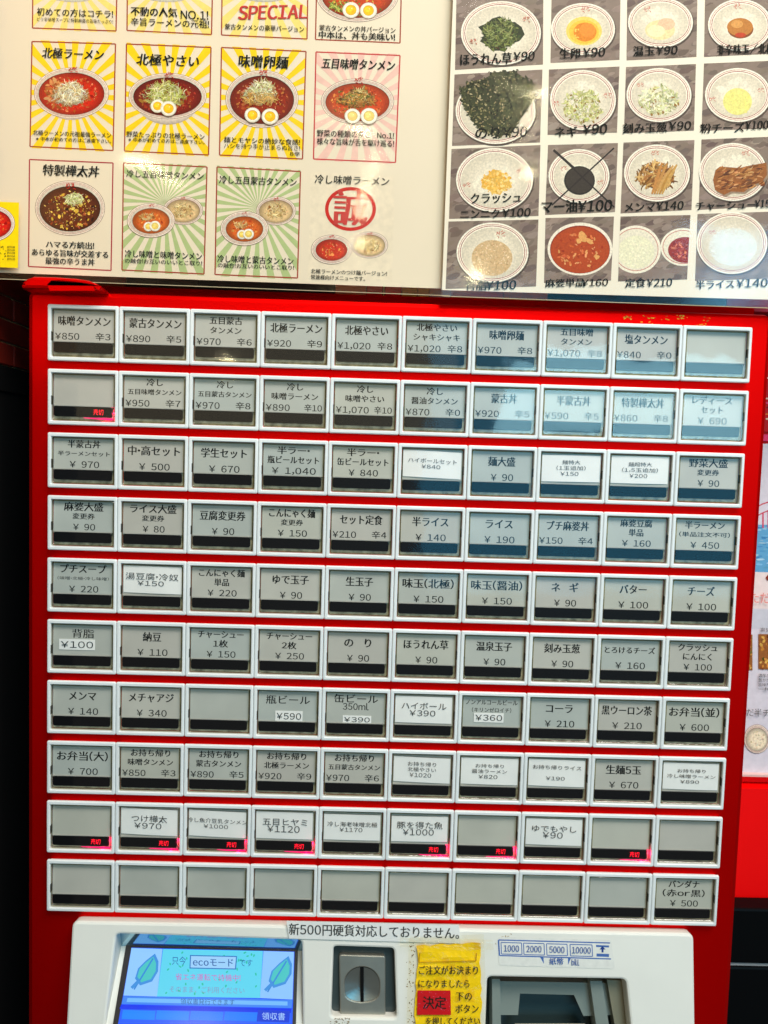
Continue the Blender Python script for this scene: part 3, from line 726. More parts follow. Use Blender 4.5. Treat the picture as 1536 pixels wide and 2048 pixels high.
WHT = (238, 226, 208)
def ramen_bowl(a, cx, cy, rx, ry, soup, lip=0.87, side=0.0, red=True):
    if side:
        for k in range(5): a.ell(cx, cy + side * (1 - k / 5), rx * (.78 + .04 * k), ry * (.98 + .004 * k), tuple(v + 8 * k for v in (186, 168, 152)))
    a.ell(cx, cy, rx, ry, (140, 84, 72), 48); a.ell(cx, cy, rx - .9, ry - .8, WHT, 48)
    for k in range(5): a.ell(cx - .6 * k, cy + .5 * k, rx * (1 - (1 - lip) * (k + 1) / 6), ry * (1 - (1 - lip) * (k + 1) / 6), tuple(v - 7 * k for v in WHT), 40)
    a.ring(cx, cy, rx - 3, ry - 2.8, .9, (196, 130, 118)); a.ring(cx, cy, rx - 5.6, ry - 5.2, 1.0, (208, 160, 148))
    lx, ly = rx * lip, ry * lip * .95
    a.ell(cx, cy + ry * .03, lx, ly, tuple(v * .55 for v in soup), 40)
    for k in range(5): a.ell(cx + k * .5, cy + ry * .04 + k * .4, lx * (.98 - .07 * k), ly * (.97 - .07 * k), tuple(min(255, v * (.80 + .07 * k)) for v in soup), 36)
def soup_tex(a, cx, cy, rx, ry, cols, n, r=5):
    for _ in range(int(n * 2.2)):
        x, y = inell(cx, cy, rx, ry); a.blob(x, y, random.uniform(r * .2, r * .95) * random.uniform(.5, 1), jit(random.choice(cols), 26), random.uniform(.3, .8))
    for _ in range(int(n * .35)):
        x, y = inell(cx, cy, rx, ry); a.blob(x, y, random.uniform(.6, 1.5), jit((238, 190, 140), 20), .6, 5)
def pile(a, cx, cy, rx, ry, cols, n, ln, wd, radial=True):
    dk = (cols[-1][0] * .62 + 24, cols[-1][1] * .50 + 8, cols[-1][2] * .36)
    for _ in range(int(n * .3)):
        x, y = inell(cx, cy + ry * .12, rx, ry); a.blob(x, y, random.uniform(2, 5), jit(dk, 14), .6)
    for i in range(int(n * 1.9)):
        x, y = inell(cx, cy, rx, ry); f = .72 + .36 * i / (n * 1.9)
        ang = math.atan2(y - cy, x - cx) + random.uniform(-1.6, 1.6) if radial else random.uniform(0, 6.28)
        l_ = ln * random.uniform(.35, 1.0); x -= math.cos(ang) * l_ * .5; y -= math.sin(ang) * l_ * .5
        a.strand(x, y, ang, l_, wd * random.uniform(.5, 1.0), jit(tuple(min(255, v * f) for v in random.choice(cols)), 16), .45)
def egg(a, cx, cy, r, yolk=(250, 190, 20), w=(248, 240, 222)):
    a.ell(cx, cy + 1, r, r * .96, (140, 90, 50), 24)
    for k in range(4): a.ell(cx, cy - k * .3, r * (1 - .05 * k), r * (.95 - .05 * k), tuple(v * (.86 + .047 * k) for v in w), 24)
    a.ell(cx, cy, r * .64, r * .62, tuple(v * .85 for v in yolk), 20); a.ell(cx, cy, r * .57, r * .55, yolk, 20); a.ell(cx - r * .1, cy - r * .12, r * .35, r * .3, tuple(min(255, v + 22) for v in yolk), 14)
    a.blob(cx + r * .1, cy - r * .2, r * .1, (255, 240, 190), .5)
def emblem(a, cx, cy, s=1.0, c=(190, 40, 25)):
    for dx, dy, l_, an in ((-10, 2, 9, -.6), (-6, -5, 7, 1.2), (-2, 2, 10, -1.3), (2, -6, 7, .2), (3, 2, 8, -.9), (8, 0, 8, -1.5), (6, 5, 8, .1), (-8, 5, 9, .1)):
        a.strand(cx + dx * s, cy + dy * s, an, l_ * s, 2.2 * s, c, .5)

menu = empty('menu_poster', at(450, 580, -0.001), 'large cream menu poster with yellow, pink and green rayed noodle panels', 'poster')
YM = -0.001
sheet('paper_sheet', [(-60, -260), (1040, -250), (896, 577.5), (-60, 543)], YM, M['paper'], menu)
mp = PL(YM)
YEL, PYEL, PNK, GRN = (248, 205, 12), (243, 216, 120), (236, 190, 175), (176, 190, 130)
BRD = (160, 60, 35)
def panel(q, raycol, n, cx, cy, draw, texts, brd=BRD, rot=0.0, pastel=False, lab=None):
    a = Art(mp, 0.00003)
    if raycol:
        mid = (sum(p[0] for p in q) / 4, sum(p[1] for p in q) / 4)
        q2 = [(mid[0] + (x - mid[0]) * 1.0 + (0), y + (3 if y > mid[1] else -3)) for x, y in q]
        rays(a, q, cx, cy, raycol, n, q2, rot)
    if brd: border(a, q, brd, 2.6)
    if not a.m.f: a.poly([(q[0][0] + 1, q[0][1] + 1), (q[1][0], q[1][1] + 1), q[2], q[3]], (233, 216, 190))
    p = a.build('menu_panel', M['print'], menu, lab)
    f = Art(mp, 0.00009)
    draw(f)
    if f.m.f: f.build('bowl_picture', M['food'], p)
    for i, t in enumerate(texts):
        body, tx_, ty_, w_, h_ = t[:5]; b_ = t[5] if len(t) > 5 else 2; sh = t[6] if len(t) > 6 else 0
        col = t[7] if len(t) > 7 else 'ink'
        key = (id(p), col)
        if key not in TARGET: tgt(key, 'lettering', M[col], p)
        letter(key, body, pxmap(tx_, ty_, mp, .037 if not (len(t) > 8) else t[8]), w_, h_, b_, sh, 0.00030)
    return p
M['red_ink'] = mat('red_ink', (195, 30, 20), .6)
def bowl_hot(a, cx, cy, rx, ry, soup, cols, top, topc, eggs=(), side=6, n=90, veg=0):
    ramen_bowl(a, cx, cy, rx, ry, soup, .88, side)
    soup_tex(a, cx, cy + 2, rx * .72, ry * .70, cols, 110, 6)
    if veg:
        for _ in range(70): a.blob(*inell(cx - rx * .38, cy + 2, rx * .36, ry * .58), random.uniform(3, 8), jit(random.choice([(190, 104, 44), (206, 130, 70), (160, 80, 30), (214, 150, 96)]), 12), .5)
    tx_, ty_, trx, try_ = top
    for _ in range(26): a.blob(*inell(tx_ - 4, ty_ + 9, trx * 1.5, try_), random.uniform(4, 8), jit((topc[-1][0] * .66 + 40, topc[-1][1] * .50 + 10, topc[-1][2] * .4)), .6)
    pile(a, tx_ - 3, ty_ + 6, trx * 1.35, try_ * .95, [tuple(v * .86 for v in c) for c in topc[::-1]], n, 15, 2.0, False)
    pile(a, tx_, ty_, trx, try_, topc, n, 17, 1.9)
    for e in eggs: egg(a, *e)
    emblem(a, cx + 2, cy - ry * .92, .8)
# row 0 (only the lower ends are in the frame)
def d_top(cx, cols, w=62):
    def f(a): a.ell(cx, -22, w, 26, (200, 190, 175)); a.ell(cx, -26, w, 26, (232, 222, 204)); a.ell(cx, -28, w * .85, 20, (190, 90, 20))
    return f
panel([(67, -170), (237, -166), (232, 62), (65, 56)], PYEL, 22, 148, -40, d_top(148, 0), [('初めての方はコチラ！', 150, 26, 152, 15, 2), ('ピリ辛味噌スープに特製麻婆の旨味たっぷり！', 150, 41, 152, 8, 1)], lab='pale yellow rayed panel marked for first-time guests')
panel([(256, -166), (428, -160), (423, 69), (254, 61)], PYEL, 22, 336, -40, d_top(336, 0), [('不動の人気', 308, 24, 92, 17, 3), ('NO.1!', 389, 30, 55, 17, 2), ('辛旨ラーメンの元祖！', 340, 46, 156, 15, 2)])
panel([(446, -160), (618, -154), (614, 78), (443, 70)], PYEL, 22, 530, -40, d_top(530, 0), [('SPECIAL', 546, 24, 136, 28, 4, 0.1, 'red_ink', -.02), ('蒙古タンメンの豪華バージョン', 529, 56, 158, 11, 2)], lab='yellow rayed panel stamped SPECIAL in red')
def f03(a):
    ramen_bowl(a, 715, -12, 83, 56, (186, 60, 15)); soup_tex(a, 715, -4, 58, 38, [(200, 80, 20), (90, 110, 30), (230, 180, 60)], 60)
    pile(a, 680, 12, 22, 10, [(200, 200, 90), (120, 140, 50)], 30, 14, 2.2)
    egg(a, 702, 20, 17); egg(a, 737, 21, 17)
panel([(636, -154), (806, -148), (800, 86), (631, 79)], None, 0, 0, 0, f03, [('蒙古タンメンの丼バージョン', 715, 58, 152, 11, 2), ('中本は、丼も美味い！', 714, 72, 152, 14, 3)])
# row 1
H1 = [(238, 222, 180), (250, 240, 215), (225, 200, 140)]
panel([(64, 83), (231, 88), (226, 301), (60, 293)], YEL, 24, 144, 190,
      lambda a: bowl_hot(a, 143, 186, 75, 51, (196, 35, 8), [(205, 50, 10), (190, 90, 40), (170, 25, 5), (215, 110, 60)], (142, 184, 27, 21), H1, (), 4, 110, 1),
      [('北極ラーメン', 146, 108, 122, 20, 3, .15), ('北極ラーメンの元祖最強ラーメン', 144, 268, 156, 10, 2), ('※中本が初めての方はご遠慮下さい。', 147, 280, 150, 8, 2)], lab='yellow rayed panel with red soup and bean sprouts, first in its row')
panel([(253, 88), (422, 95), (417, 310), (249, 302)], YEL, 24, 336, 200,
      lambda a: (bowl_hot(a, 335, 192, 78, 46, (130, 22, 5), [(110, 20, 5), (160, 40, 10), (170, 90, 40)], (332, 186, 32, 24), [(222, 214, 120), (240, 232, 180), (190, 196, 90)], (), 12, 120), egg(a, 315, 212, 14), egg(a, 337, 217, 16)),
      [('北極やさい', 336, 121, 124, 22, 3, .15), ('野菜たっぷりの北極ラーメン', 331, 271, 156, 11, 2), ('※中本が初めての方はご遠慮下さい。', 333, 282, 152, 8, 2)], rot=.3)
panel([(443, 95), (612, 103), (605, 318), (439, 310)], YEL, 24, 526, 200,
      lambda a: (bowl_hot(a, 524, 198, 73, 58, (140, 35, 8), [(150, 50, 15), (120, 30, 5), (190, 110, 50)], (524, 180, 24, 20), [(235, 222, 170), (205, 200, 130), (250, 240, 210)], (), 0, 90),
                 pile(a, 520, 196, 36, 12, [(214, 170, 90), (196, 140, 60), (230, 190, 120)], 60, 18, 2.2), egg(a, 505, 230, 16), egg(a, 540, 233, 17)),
      [('味噌卵麺', 527, 124, 98, 24, 3, .1), ('麺とモヤシの絶妙な食感！', 524, 282, 152, 11, 2), ('ハシを持つ手が止まらぬ旨さ！', 524, 294, 152, 10, 1), ('８辛', 590, 308, 20, 9, 2)])
panel([(632, 104), (800, 111), (791, 325), (627, 318)], PNK, 24, 716, 210,
      lambda a: (bowl_hot(a, 715, 203, 73, 46, (196, 62, 10), [(200, 80, 20), (170, 60, 15), (120, 100, 30), (215, 120, 40)], (716, 190, 20, 14), [(232, 205, 140), (214, 170, 90), (140, 120, 60)], (), 0, 70),
                 pile(a, 712, 200, 40, 14, [(205, 140, 60), (180, 110, 40), (110, 110, 40)], 60, 14, 3), egg(a, 705, 232, 16, (238, 200, 110)), egg(a, 738, 232, 17, (240, 205, 110))),
      [('五目味噌タンメン', 717, 129, 145, 20, 3, .15), ('野菜の種類の多さ No.1！', 711, 269, 154, 13, 2), ('様々な旨味が舌を駆け巡る！', 711, 285, 154, 13, 2)], brd=(195, 55, 55), lab='pink rayed panel of vegetable miso noodles with two egg halves')
# row 2
def f20(a):
    ramen_bowl(a, 140, 416, 70, 55, (96, 38, 10)); soup_tex(a, 140, 420, 52, 38, [(70, 28, 8), (120, 55, 15), (225, 180, 60), (235, 200, 90), (150, 60, 15)], 150, 6)
    pile(a, 148, 398, 18, 12, [(215, 215, 150), (190, 196, 110), (240, 235, 190)], 70, 13, 2); emblem(a, 140, 372, .9)
panel([(59, 319), (226, 326), (222, 541), (57, 533)], None, 0, 0, 0, f20, [('特製樺太丼', 142, 342, 112, 21, 3, .1), ('ハマる方続出！', 140, 490, 96, 13, 3), ('あらゆる旨味が交差する', 140, 507, 152, 13, 3), ('最強の辛うま丼', 140, 523, 98, 13, 3)], brd=(170, 50, 60), lab='plain panel with a dark brown rice bowl, lower left')
def duo(a, x1, y1, x2, y2, s1, s2, soup=(200, 90, 25), eggs=True, noodle=True):
    ramen_bowl(a, x2, y2, s2 * 1.0, s2 * .72, (215, 180, 130), .85); soup_tex(a, x2, y2 + 3, s2 * .6, s2 * .4, [(222, 190, 140), (200, 160, 110)], 20, 5)
    pile(a, x2, y2, s2 * .5, s2 * .35, [(238, 214, 160), (222, 190, 130), (205, 165, 100)], 60, 15, 2, False); emblem(a, x2, y2 - s2 * .6, .5)
    ramen_bowl(a, x1, y1, s1 * 1.0, s1 * .72, soup, .78); soup_tex(a, x1, y1 + 2, s1 * .55, s1 * .38, [soup, (180, 60, 15), (225, 140, 60)], 40, 5); emblem(a, x1, y1 - s1 * .62, .5)
    if eggs: pile(a, x1 - 8, y1 - 8, 14, 7, [(225, 190, 130), (205, 150, 80)], 30, 10, 2); egg(a, x1 - 5, y1 + 12, 10, (240, 200, 90)); egg(a, x1 + 8, y1 + 11, 11, (242, 205, 100))
panel([(247, 326), (414, 334), (408, 548), (244, 540)], GRN, 30, 330, 405, lambda a: duo(a, 302, 441, 366, 421, 48, 40),
      [('冷し五目味噌タンメン', 330, 350, 154, 14, 2, .1), ('冷し味噌と味噌タンメン', 327, 510, 154, 14, 2), ('の融合！お互いのいいとこ取り！', 327, 524, 154, 9, 2)], brd=(160, 60, 40))
panel([(434, 334), (601, 343), (595, 556), (430, 549)], GRN, 30, 517, 415, lambda a: duo(a, 489, 457, 552, 422, 48, 40),
      [('冷し五目蒙古タンメン', 516, 362, 154, 15, 2, .1), ('冷し味噌と蒙古タンメン', 511, 520, 152, 14, 2), ('の融合！お互いのいいとこ取り！', 512, 533, 152, 9, 2)], brd=(160, 60, 40), rot=.4)
def f23(a):
    a.ring(701, 418, 51, 44, 7, (200, 30, 20)); duo(a, 663, 499, 739, 490, 41, 37, (192, 40, 15), False)
panel([(620, 343), (790, 350), (784, 563), (616, 556)], None, 0, 0, 0, f23,
      [('冷し味噌ラーメン', 704, 361, 148, 17, 2, .1), ('誠', 701, 417, 66, 68, 3, .05, 'red_ink'), ('北極ラーメンのつけ麺バージョン！', 698, 545, 152, 9, 2), ('常連様向けメニューです。', 676, 556, 108, 9, 2)], brd=None, lab='unframed panel with a red ringed character above two bowls')
# clear sleeve over it
def waved(name, q, y0, parent, amp=0.0003, N=26, K=20, m='sleeve'):
    mb = MB(); vs = {}
    for i in range(N):
        for j in range(K):
            pts = []
            for u, v in ((i, j), (i + 1, j), (i + 1, j + 1), (i, j + 1)):
                P = bil(q, u / N, v / K); pts.append(at(P.x, P.y, y0 - amp * (math.sin(P.x * .021 + P.y * .013) + math.sin(P.y * .031 - P.x * .009)) * .5))
            mb.quad(*pts)
    o = mb.build(name, M[m], parent)
    bm = bmesh.new(); bm.from_mesh(o.data); bmesh.ops.remove_doubles(bm, verts=bm.verts, dist=1e-6); bm.to_mesh(o.data); bm.free()
    for p in o.data.polygons: p.use_smooth = True
    return o
waved('clear_sleeve', [(-60, -260), (1060, -250), (905, 592), (-60, 556)], -0.0042, menu)
M['edge'] = mat('sleeve_edge_plastic', (0.55, 0.50, 0.38), .2, linear=True)
def edge_line(parent, x0, y0, x1, y1, wd, y, name='sleeve_edge'):
    a = Art(PL(y), 0); a.line(x0, y0, x1, y1, wd, (190, 175, 140)); return a.build(name, M['print'], parent)
edge_line(menu, -60, 555.5, 900, 591.5, 1.3, -0.0045)

# small yellow card at the left
yc = empty('yellow_menu_card', at(18, 530, -0.002), 'small yellow card with a red noodle bowl at the far left edge', 'card')
a = Art(PL(-0.0052), 0); a.poly([(-60, 401), (38, 405), (36, 536), (-60, 532)], (250, 214, 0)); a.build('card_sheet', M['print'], yc)
a = Art(PL(-0.0052), 0.0001); ramen_bowl(a, -16, 447, 46, 36, (205, 25, 10), .84); soup_tex(a, -14, 450, 32, 24, [(220, 40, 15), (190, 20, 5), (235, 110, 50)], 50, 5)
for _ in range(24): a.blob(random.uniform(-20, 12), random.uniform(492, 520), random.uniform(1, 2.4), (60, 50, 20), .6, 5)
a.build('bowl_picture', M['food'], yc)
tgt('yc', 'lettering', M['ink'], yc)
for i in range(5): letter('yc', '激辛北極', pxmap(22, 494 + i * 6, lambda x, y, l: at(x, y, -.0055 - l), .03), 16, 4, 1)

# ---------------- toppings poster
top = empty('topping_poster', at(1240, 600, -0.003), 'white sheet of sixteen topping photographs with prices, on the right', 'poster')
YT2 = -0.0046
sheet('paper_sheet', [(916, -260), (1800, -240), (1800, 607), (884, 580), (906, 0)], YT2, M['paper2'], top)
tp = PL(YT2)
GR = [(136, 116, 104), (124, 104, 94), (150, 130, 118), (110, 92, 84)]
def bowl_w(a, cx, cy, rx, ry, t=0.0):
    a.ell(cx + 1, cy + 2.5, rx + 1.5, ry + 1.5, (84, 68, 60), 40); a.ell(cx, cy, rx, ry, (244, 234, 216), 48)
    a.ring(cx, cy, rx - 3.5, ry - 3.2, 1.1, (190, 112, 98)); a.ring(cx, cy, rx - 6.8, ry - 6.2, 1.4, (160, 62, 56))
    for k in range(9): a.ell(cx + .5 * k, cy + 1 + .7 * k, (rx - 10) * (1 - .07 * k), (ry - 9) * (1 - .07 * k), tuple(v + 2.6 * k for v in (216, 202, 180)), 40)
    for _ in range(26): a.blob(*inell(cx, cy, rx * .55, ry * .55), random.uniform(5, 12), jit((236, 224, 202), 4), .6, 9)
def tile(q, draw, texts, q_h=None, lab=None):
    a = Art(tp, 0.00003)
    a.poly(q, GR[0])
    xs = [p[0] for p in q]; ys = [p[1] for p in q]
    for _ in range(150):
        x, y = random.uniform(min(xs), max(xs)), random.uniform(min(ys), max(ys)); r_ = random.uniform(2, 11)
        pts = [(x + r_ * random.uniform(.6, 1.3) * math.cos(t) * 1.4 + r_ * .7 * math.sin(t), y + r_ * random.uniform(.3, .6) * math.sin(t) - r_ * .7 * math.cos(t)) for t in [k * 6.283 / 7 for k in range(7)]]
        a.poly(clip(pts, q), jit(random.choice(GR), 7))
    p = a.build('topping_photo', M['print'], top, lab)
    f = Art(tp, 0.00010); f.q = q
    poly0 = f.poly
    draw(f); f.build('bowl_picture', M['food'], p)
    for t in texts:
        body, x, y, w_, h_ = t[:5]; key = (id(p), 't')
        if key not in TARGET: tgt(key, 'lettering', M['ink'], p)
        letter(key, body, pxmap(x, y, tp, -.028), w_, h_, t[5] if len(t) > 5 else 3, .12 if '¥' in body and len(body) < 5 else 0, 0.00040)
def t11(a):
    bowl_w(a, 1002, 66, 80, 64)
    a.blob(1000, 69, 45, (44, 50, 20), .84, 16, 0)
    for _ in range(160): a.blob(*inell(1000, 69, 38, 32), random.uniform(3, 8), jit(random.choice([(62, 72, 26), (86, 94, 36), (40, 46, 16), (108, 114, 54)]), 10), .5)
    pile(a, 1000, 67, 34, 29, [(92, 102, 42), (124, 130, 66), (60, 70, 28)], 120, 17, 3, False)
    for _ in range(40): a.strand(*inell(998, 60, 30, 24), random.uniform(0, 6.28), random.uniform(6, 14), 1.6, jit((150, 156, 92)), .4)
    emblem(a, 1052, 38, .7, (195, 110, 90)); emblem(a, 946, 82, .7, (195, 110, 90))
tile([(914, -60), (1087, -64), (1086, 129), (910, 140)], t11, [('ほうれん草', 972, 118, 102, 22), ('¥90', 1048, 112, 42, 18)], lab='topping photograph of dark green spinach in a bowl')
def t12(a):
    bowl_w(a, 1166, 58, 64, 52); a.ell(1168, 62, 36, 29, (240, 205, 100)); a.ell(1168, 64, 30, 24, (243, 190, 60)); a.ell(1170, 64, 23, 19, (225, 130, 20)); a.ell(1175, 60, 16, 14, (245, 140, 40)); emblem(a, 1170, 18, .8, (195, 100, 85))
    for _ in range(8): a.blob(1152 + random.uniform(-5, 5), 66 + random.uniform(-8, 12), 2.5, (250, 200, 90))
tile([(1104, -64), (1242, -66), (1239, 120), (1101, 126)], t12, [('生卵', 1140, 107, 40, 20), ('¥90', 1188, 104, 44, 18)])
def t13(a):
    bowl_w(a, 1321, 45, 65, 50); a.ell(1320, 60, 30, 20, (238, 214, 160)); a.ell(1333, 48, 17, 12, (240, 190, 155)); a.ell(1312, 62, 18, 12, (245, 226, 180)); emblem(a, 1294, 18, .7, (200, 110, 95))
tile([(1255, -66), (1396, -70), (1393, 114), (1253, 121)], t13, [('温玉', 1288, 102, 42, 19), ('¥90', 1334, 100, 42, 17)])
def t14(a):
    bowl_w(a, 1480, 50, 64, 52); a.ell(1481, 58, 26, 19, (130, 70, 20)); a.ell(1480, 54, 26, 18, (188, 118, 45)); a.ell(1474, 48, 12, 8, (215, 150, 75)); a.ell(1481, 70, 11, 5, (190, 60, 20)); emblem(a, 1474, 12, .7, (200, 110, 95))
tile([(1411, -70), (1580, -74), (1576, 106), (1408, 114)], t14, [('非辛味玉/北極玉', 1500, 98, 130, 19)], lab='topping photograph of a brown seasoned egg in a bowl')
def t21(a):
    bowl_w(a, 991, 222, 80, 66)
    NC = [(58, 62, 34), (40, 44, 24), (76, 78, 46)]
    for pts in ([(934, 165), (1030, 143), (1068, 168), (1070, 195), (1020, 272), (960, 262), (935, 220)], [(920, 176), (1000, 150), (1035, 240), (950, 250), (926, 210)], [(980, 145), (1032, 142), (1036, 170), (1072, 186), (1040, 230), (1000, 276), (968, 262)], [(936, 172), (990, 158), (1010, 268), (944, 242)]):
        a.poly(pts, jit(random.choice(NC), 8))
    shapes = [[(934, 165), (1030, 143), (1068, 168), (1070, 195), (1020, 272), (960, 262), (935, 220)], [(920, 176), (1000, 150), (1035, 240), (950, 250), (926, 210)], [(980, 145), (1032, 142), (1036, 170), (1072, 186), (1040, 230), (1000, 276), (968, 262)]]
    def inside(x, y):
        for sh in shapes:
            c_ = False
            for i in range(len(sh)):
                (x1, y1), (x2, y2) = sh[i], sh[i - 1]
                if (y1 > y) != (y2 > y) and x < (x2 - x1) * (y - y1) / (y2 - y1) + x1: c_ = not c_
            if c_: return True
        return False
    for sh in shapes:
        for i in range(len(sh)):
            for k in range(9):
                t_ = k / 9; a.blob(sh[i - 1][0] * (1 - t_) + sh[i][0] * t_ + random.uniform(-3, 3), sh[i - 1][1] * (1 - t_) + sh[i][1] * t_ + random.uniform(-3, 3), random.uniform(2, 6), jit((60, 62, 36), 12), .5, 6)
    n_ = 0
    while n_ < 760:
        x, y = random.uniform(916, 1074), random.uniform(142, 276)
        if not inside(x, y): continue
        n_ += 1; lt = max(0, 1 - abs(x - 955 - (y - 200) * .2) / 60)
        a.blob(x, y, random.uniform(1.2, 4.2), jit(random.choice([(64, 66, 38), (112, 106, 66), (36, 38, 22), (96, 94, 58), (30, 32, 18)] + [(158, 142, 100), (184, 166, 126), (140, 124, 84)] * (1 if random.random() < lt + .12 else 0)), 12), .5, 5)
    for x0, y0, x1, y1 in ((1030, 146, 1036, 172), (1036, 172, 1070, 188), (938, 168, 1000, 154), (1000, 154, 1032, 236)): a.line(x0, y0, x1, y1, 1.6, (36, 38, 22))
tile([(909, 149), (1085, 139), (1080, 285), (904, 292)], t21, [('のり', 975, 266, 48, 24), ('¥90', 1030, 264, 48, 21)], lab='topping photograph of dark seaweed sheets in a bowl')
def scal(cx, cy, cols, n=120, rx=40, ry=32, w=2.4):
    def f(a):
        for _ in range(30): a.blob(*inell(cx, cy, rx, ry), 7, jit(cols[0], 10), .6)
        pile(a, cx, cy, rx, ry, cols, n, 14, w, False)
    return f
def t22(a): bowl_w(a, 1166, 200, 66, 60); emblem(a, 1214, 190, .7, (200, 110, 95)); emblem(a, 1112, 206, .6, (200, 110, 95)); scal(1166, 212, [(214, 206, 140), (228, 222, 170), (196, 196, 110)])(a)
tile([(1098, 139), (1239, 133), (1234, 265), (1095, 270)], t22, [('ネギ', 1132, 264, 44, 19), ('¥90', 1190, 258, 48, 20)])
def t23(a): bowl_w(a, 1318, 190, 65, 54); emblem(a, 1280, 170, .6, (200, 110, 95)); scal(1318, 200, [(226, 218, 170), (236, 230, 196), (206, 204, 140)], 100, 40, 28, 4)(a)
tile([(1252, 134), (1392, 128), (1388, 261), (1248, 267)], t23, [('刻み玉葱', 1290, 256, 88, 19), ('¥90', 1360, 251, 44, 17)], lab='topping photograph of chopped onion in a bowl')
def t24(a):
    bowl_w(a, 1476, 190, 66, 54); emblem(a, 1521, 180, .6, (200, 110, 95)); emblem(a, 1424, 198, .6, (200, 110, 95)); a.ell(1475, 203, 29, 27, (232, 220, 130))
    for _ in range(60): a.blob(*inell(1475, 203, 27, 25), 4, jit((236, 224, 130), 10))
tile([(1408, 127), (1580, 120), (1576, 255), (1403, 262)], t24, [('粉チーズ', 1445, 256, 88, 18), ('¥100', 1514, 250, 46, 17)])
def t31(a):
    bowl_w(a, 989, 360, 77, 64); emblem(a, 1040, 342, .7, (195, 100, 80)); emblem(a, 932, 370, .7, (195, 100, 80)); a.blob(993, 364, 34, (228, 176, 80), .75, 14, 0)
    for _ in range(150): a.blob(*inell(993, 364, 31, 23), random.uniform(1.5, 4.5), jit(random.choice([(240, 190, 90), (232, 170, 60), (248, 210, 130)]), 10))
tile([(903, 298), (1081, 290), (1077, 432), (898, 438)], t31, [('クラッシュ', 992, 396, 100, 20), ('ニンニク', 960, 428, 78, 18), ('¥100', 1033, 425, 56, 17)])
def t32(a):
    bowl_w(a, 1158, 352, 61, 54); emblem(a, 1126, 336, .6, (195, 100, 80)); emblem(a, 1200, 364, .6, (195, 100, 80)); a.ell(1159, 361, 31, 29, (40, 34, 28)); a.ell(1160, 360, 28, 26, (56, 46, 38))
    a.line(1107, 300, 1228, 414, 3, (40, 30, 28)); a.line(1228, 296, 1104, 410, 3, (40, 30, 28)); a.line(1107, 300, 1150, 338, 5, (46, 38, 36))
tile([(1096, 290), (1236, 286), (1230, 424), (1090, 430)], t32, [('マー油', 1119, 413, 70, 24), ('¥100', 1190, 411, 68, 22)], lab='topping photograph crossed out by hand over black oil')
def t33(a):
    bowl_w(a, 1314, 346, 66, 57); emblem(a, 1309, 306, .7, (195, 100, 80))
    pile(a, 1312, 352, 36, 26, [(160, 104, 44), (190, 136, 70), (126, 76, 26), (206, 160, 96)], 110, 24, 5, False)
    for k in range(5): a.strand(1304 + k * 5, 388, -1.25 + k * .03, 66, 7, jit((190, 136, 72)), .08)
tile([(1247, 285), (1389, 280), (1383, 420), (1241, 427)], t33, [('メンマ', 1280, 414, 60, 18), ('¥140', 1340, 411, 54, 17)], lab='topping photograph of bamboo shoots in a bowl')
def t34(a):
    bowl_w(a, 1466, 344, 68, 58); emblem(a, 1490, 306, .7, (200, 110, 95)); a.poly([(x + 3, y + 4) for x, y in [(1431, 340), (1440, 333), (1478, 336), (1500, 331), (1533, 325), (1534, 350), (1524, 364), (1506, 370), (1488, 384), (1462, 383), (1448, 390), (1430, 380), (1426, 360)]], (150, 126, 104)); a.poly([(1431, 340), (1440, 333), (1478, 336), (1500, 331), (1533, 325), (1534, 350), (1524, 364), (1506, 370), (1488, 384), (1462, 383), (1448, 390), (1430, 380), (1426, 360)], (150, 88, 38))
    for _ in range(40): a.blob(random.uniform(1434, 1526), random.uniform(338, 378), random.uniform(3, 8), jit(random.choice([(172, 108, 56), (126, 72, 32), (198, 140, 86)]), 10), .35, 7, -.3)
    for _ in range(110):
        x, y = random.uniform(1436, 1520), random.uniform(338, 380); a.strand(x, y - (x - 1436) * .06, -.25 + random.uniform(-.3, .3), 12, 3, jit(random.choice([(176, 110, 54), (128, 70, 28), (204, 146, 92), (96, 52, 24)])), .2)
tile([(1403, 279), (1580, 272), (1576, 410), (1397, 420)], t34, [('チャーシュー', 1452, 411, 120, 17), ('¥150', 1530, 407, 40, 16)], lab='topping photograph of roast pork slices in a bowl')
def t41(a):
    bowl_w(a, 985, 505, 72, 60); emblem(a, 1000, 468, .8, (195, 100, 80)); a.ell(984, 516, 41, 36, (214, 178, 132))
    for _ in range(260): a.blob(*inell(984, 516, 40, 35), random.uniform(1.5, 3.5), jit(random.choice([(222, 186, 140), (200, 160, 112), (236, 206, 166)]), 8), .5, 5)
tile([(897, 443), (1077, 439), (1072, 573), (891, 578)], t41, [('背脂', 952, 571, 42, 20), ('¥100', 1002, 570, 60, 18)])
def t42(a):
    a.ell(1160, 498, 65, 53, (240, 226, 206), 40); a.ell(1160, 499, 60, 48, (150, 50, 20), 40); a.ell(1160, 500, 58, 46, (178, 66, 18), 40)
    for _ in range(100): a.blob(*inell(1160, 502, 48, 36), random.uniform(2, 6), jit(random.choice([(190, 76, 24), (168, 56, 14), (205, 104, 50), (222, 150, 90)])), .5)
    for dx, dy, r_ in ((0, -18, 13), (14, -8, 9), (-8, -8, 8), (30, 24, 7)): a.blob(1165 + dx, 490 + dy, r_, (226, 160, 90), .7)
tile([(1091, 436), (1228, 433), (1222, 561), (1088, 566)], t42, [('麻婆単品', 1130, 566, 78, 16), ('¥160', 1190, 565, 52, 14)], lab='topping photograph of orange mapo tofu in a bowl')
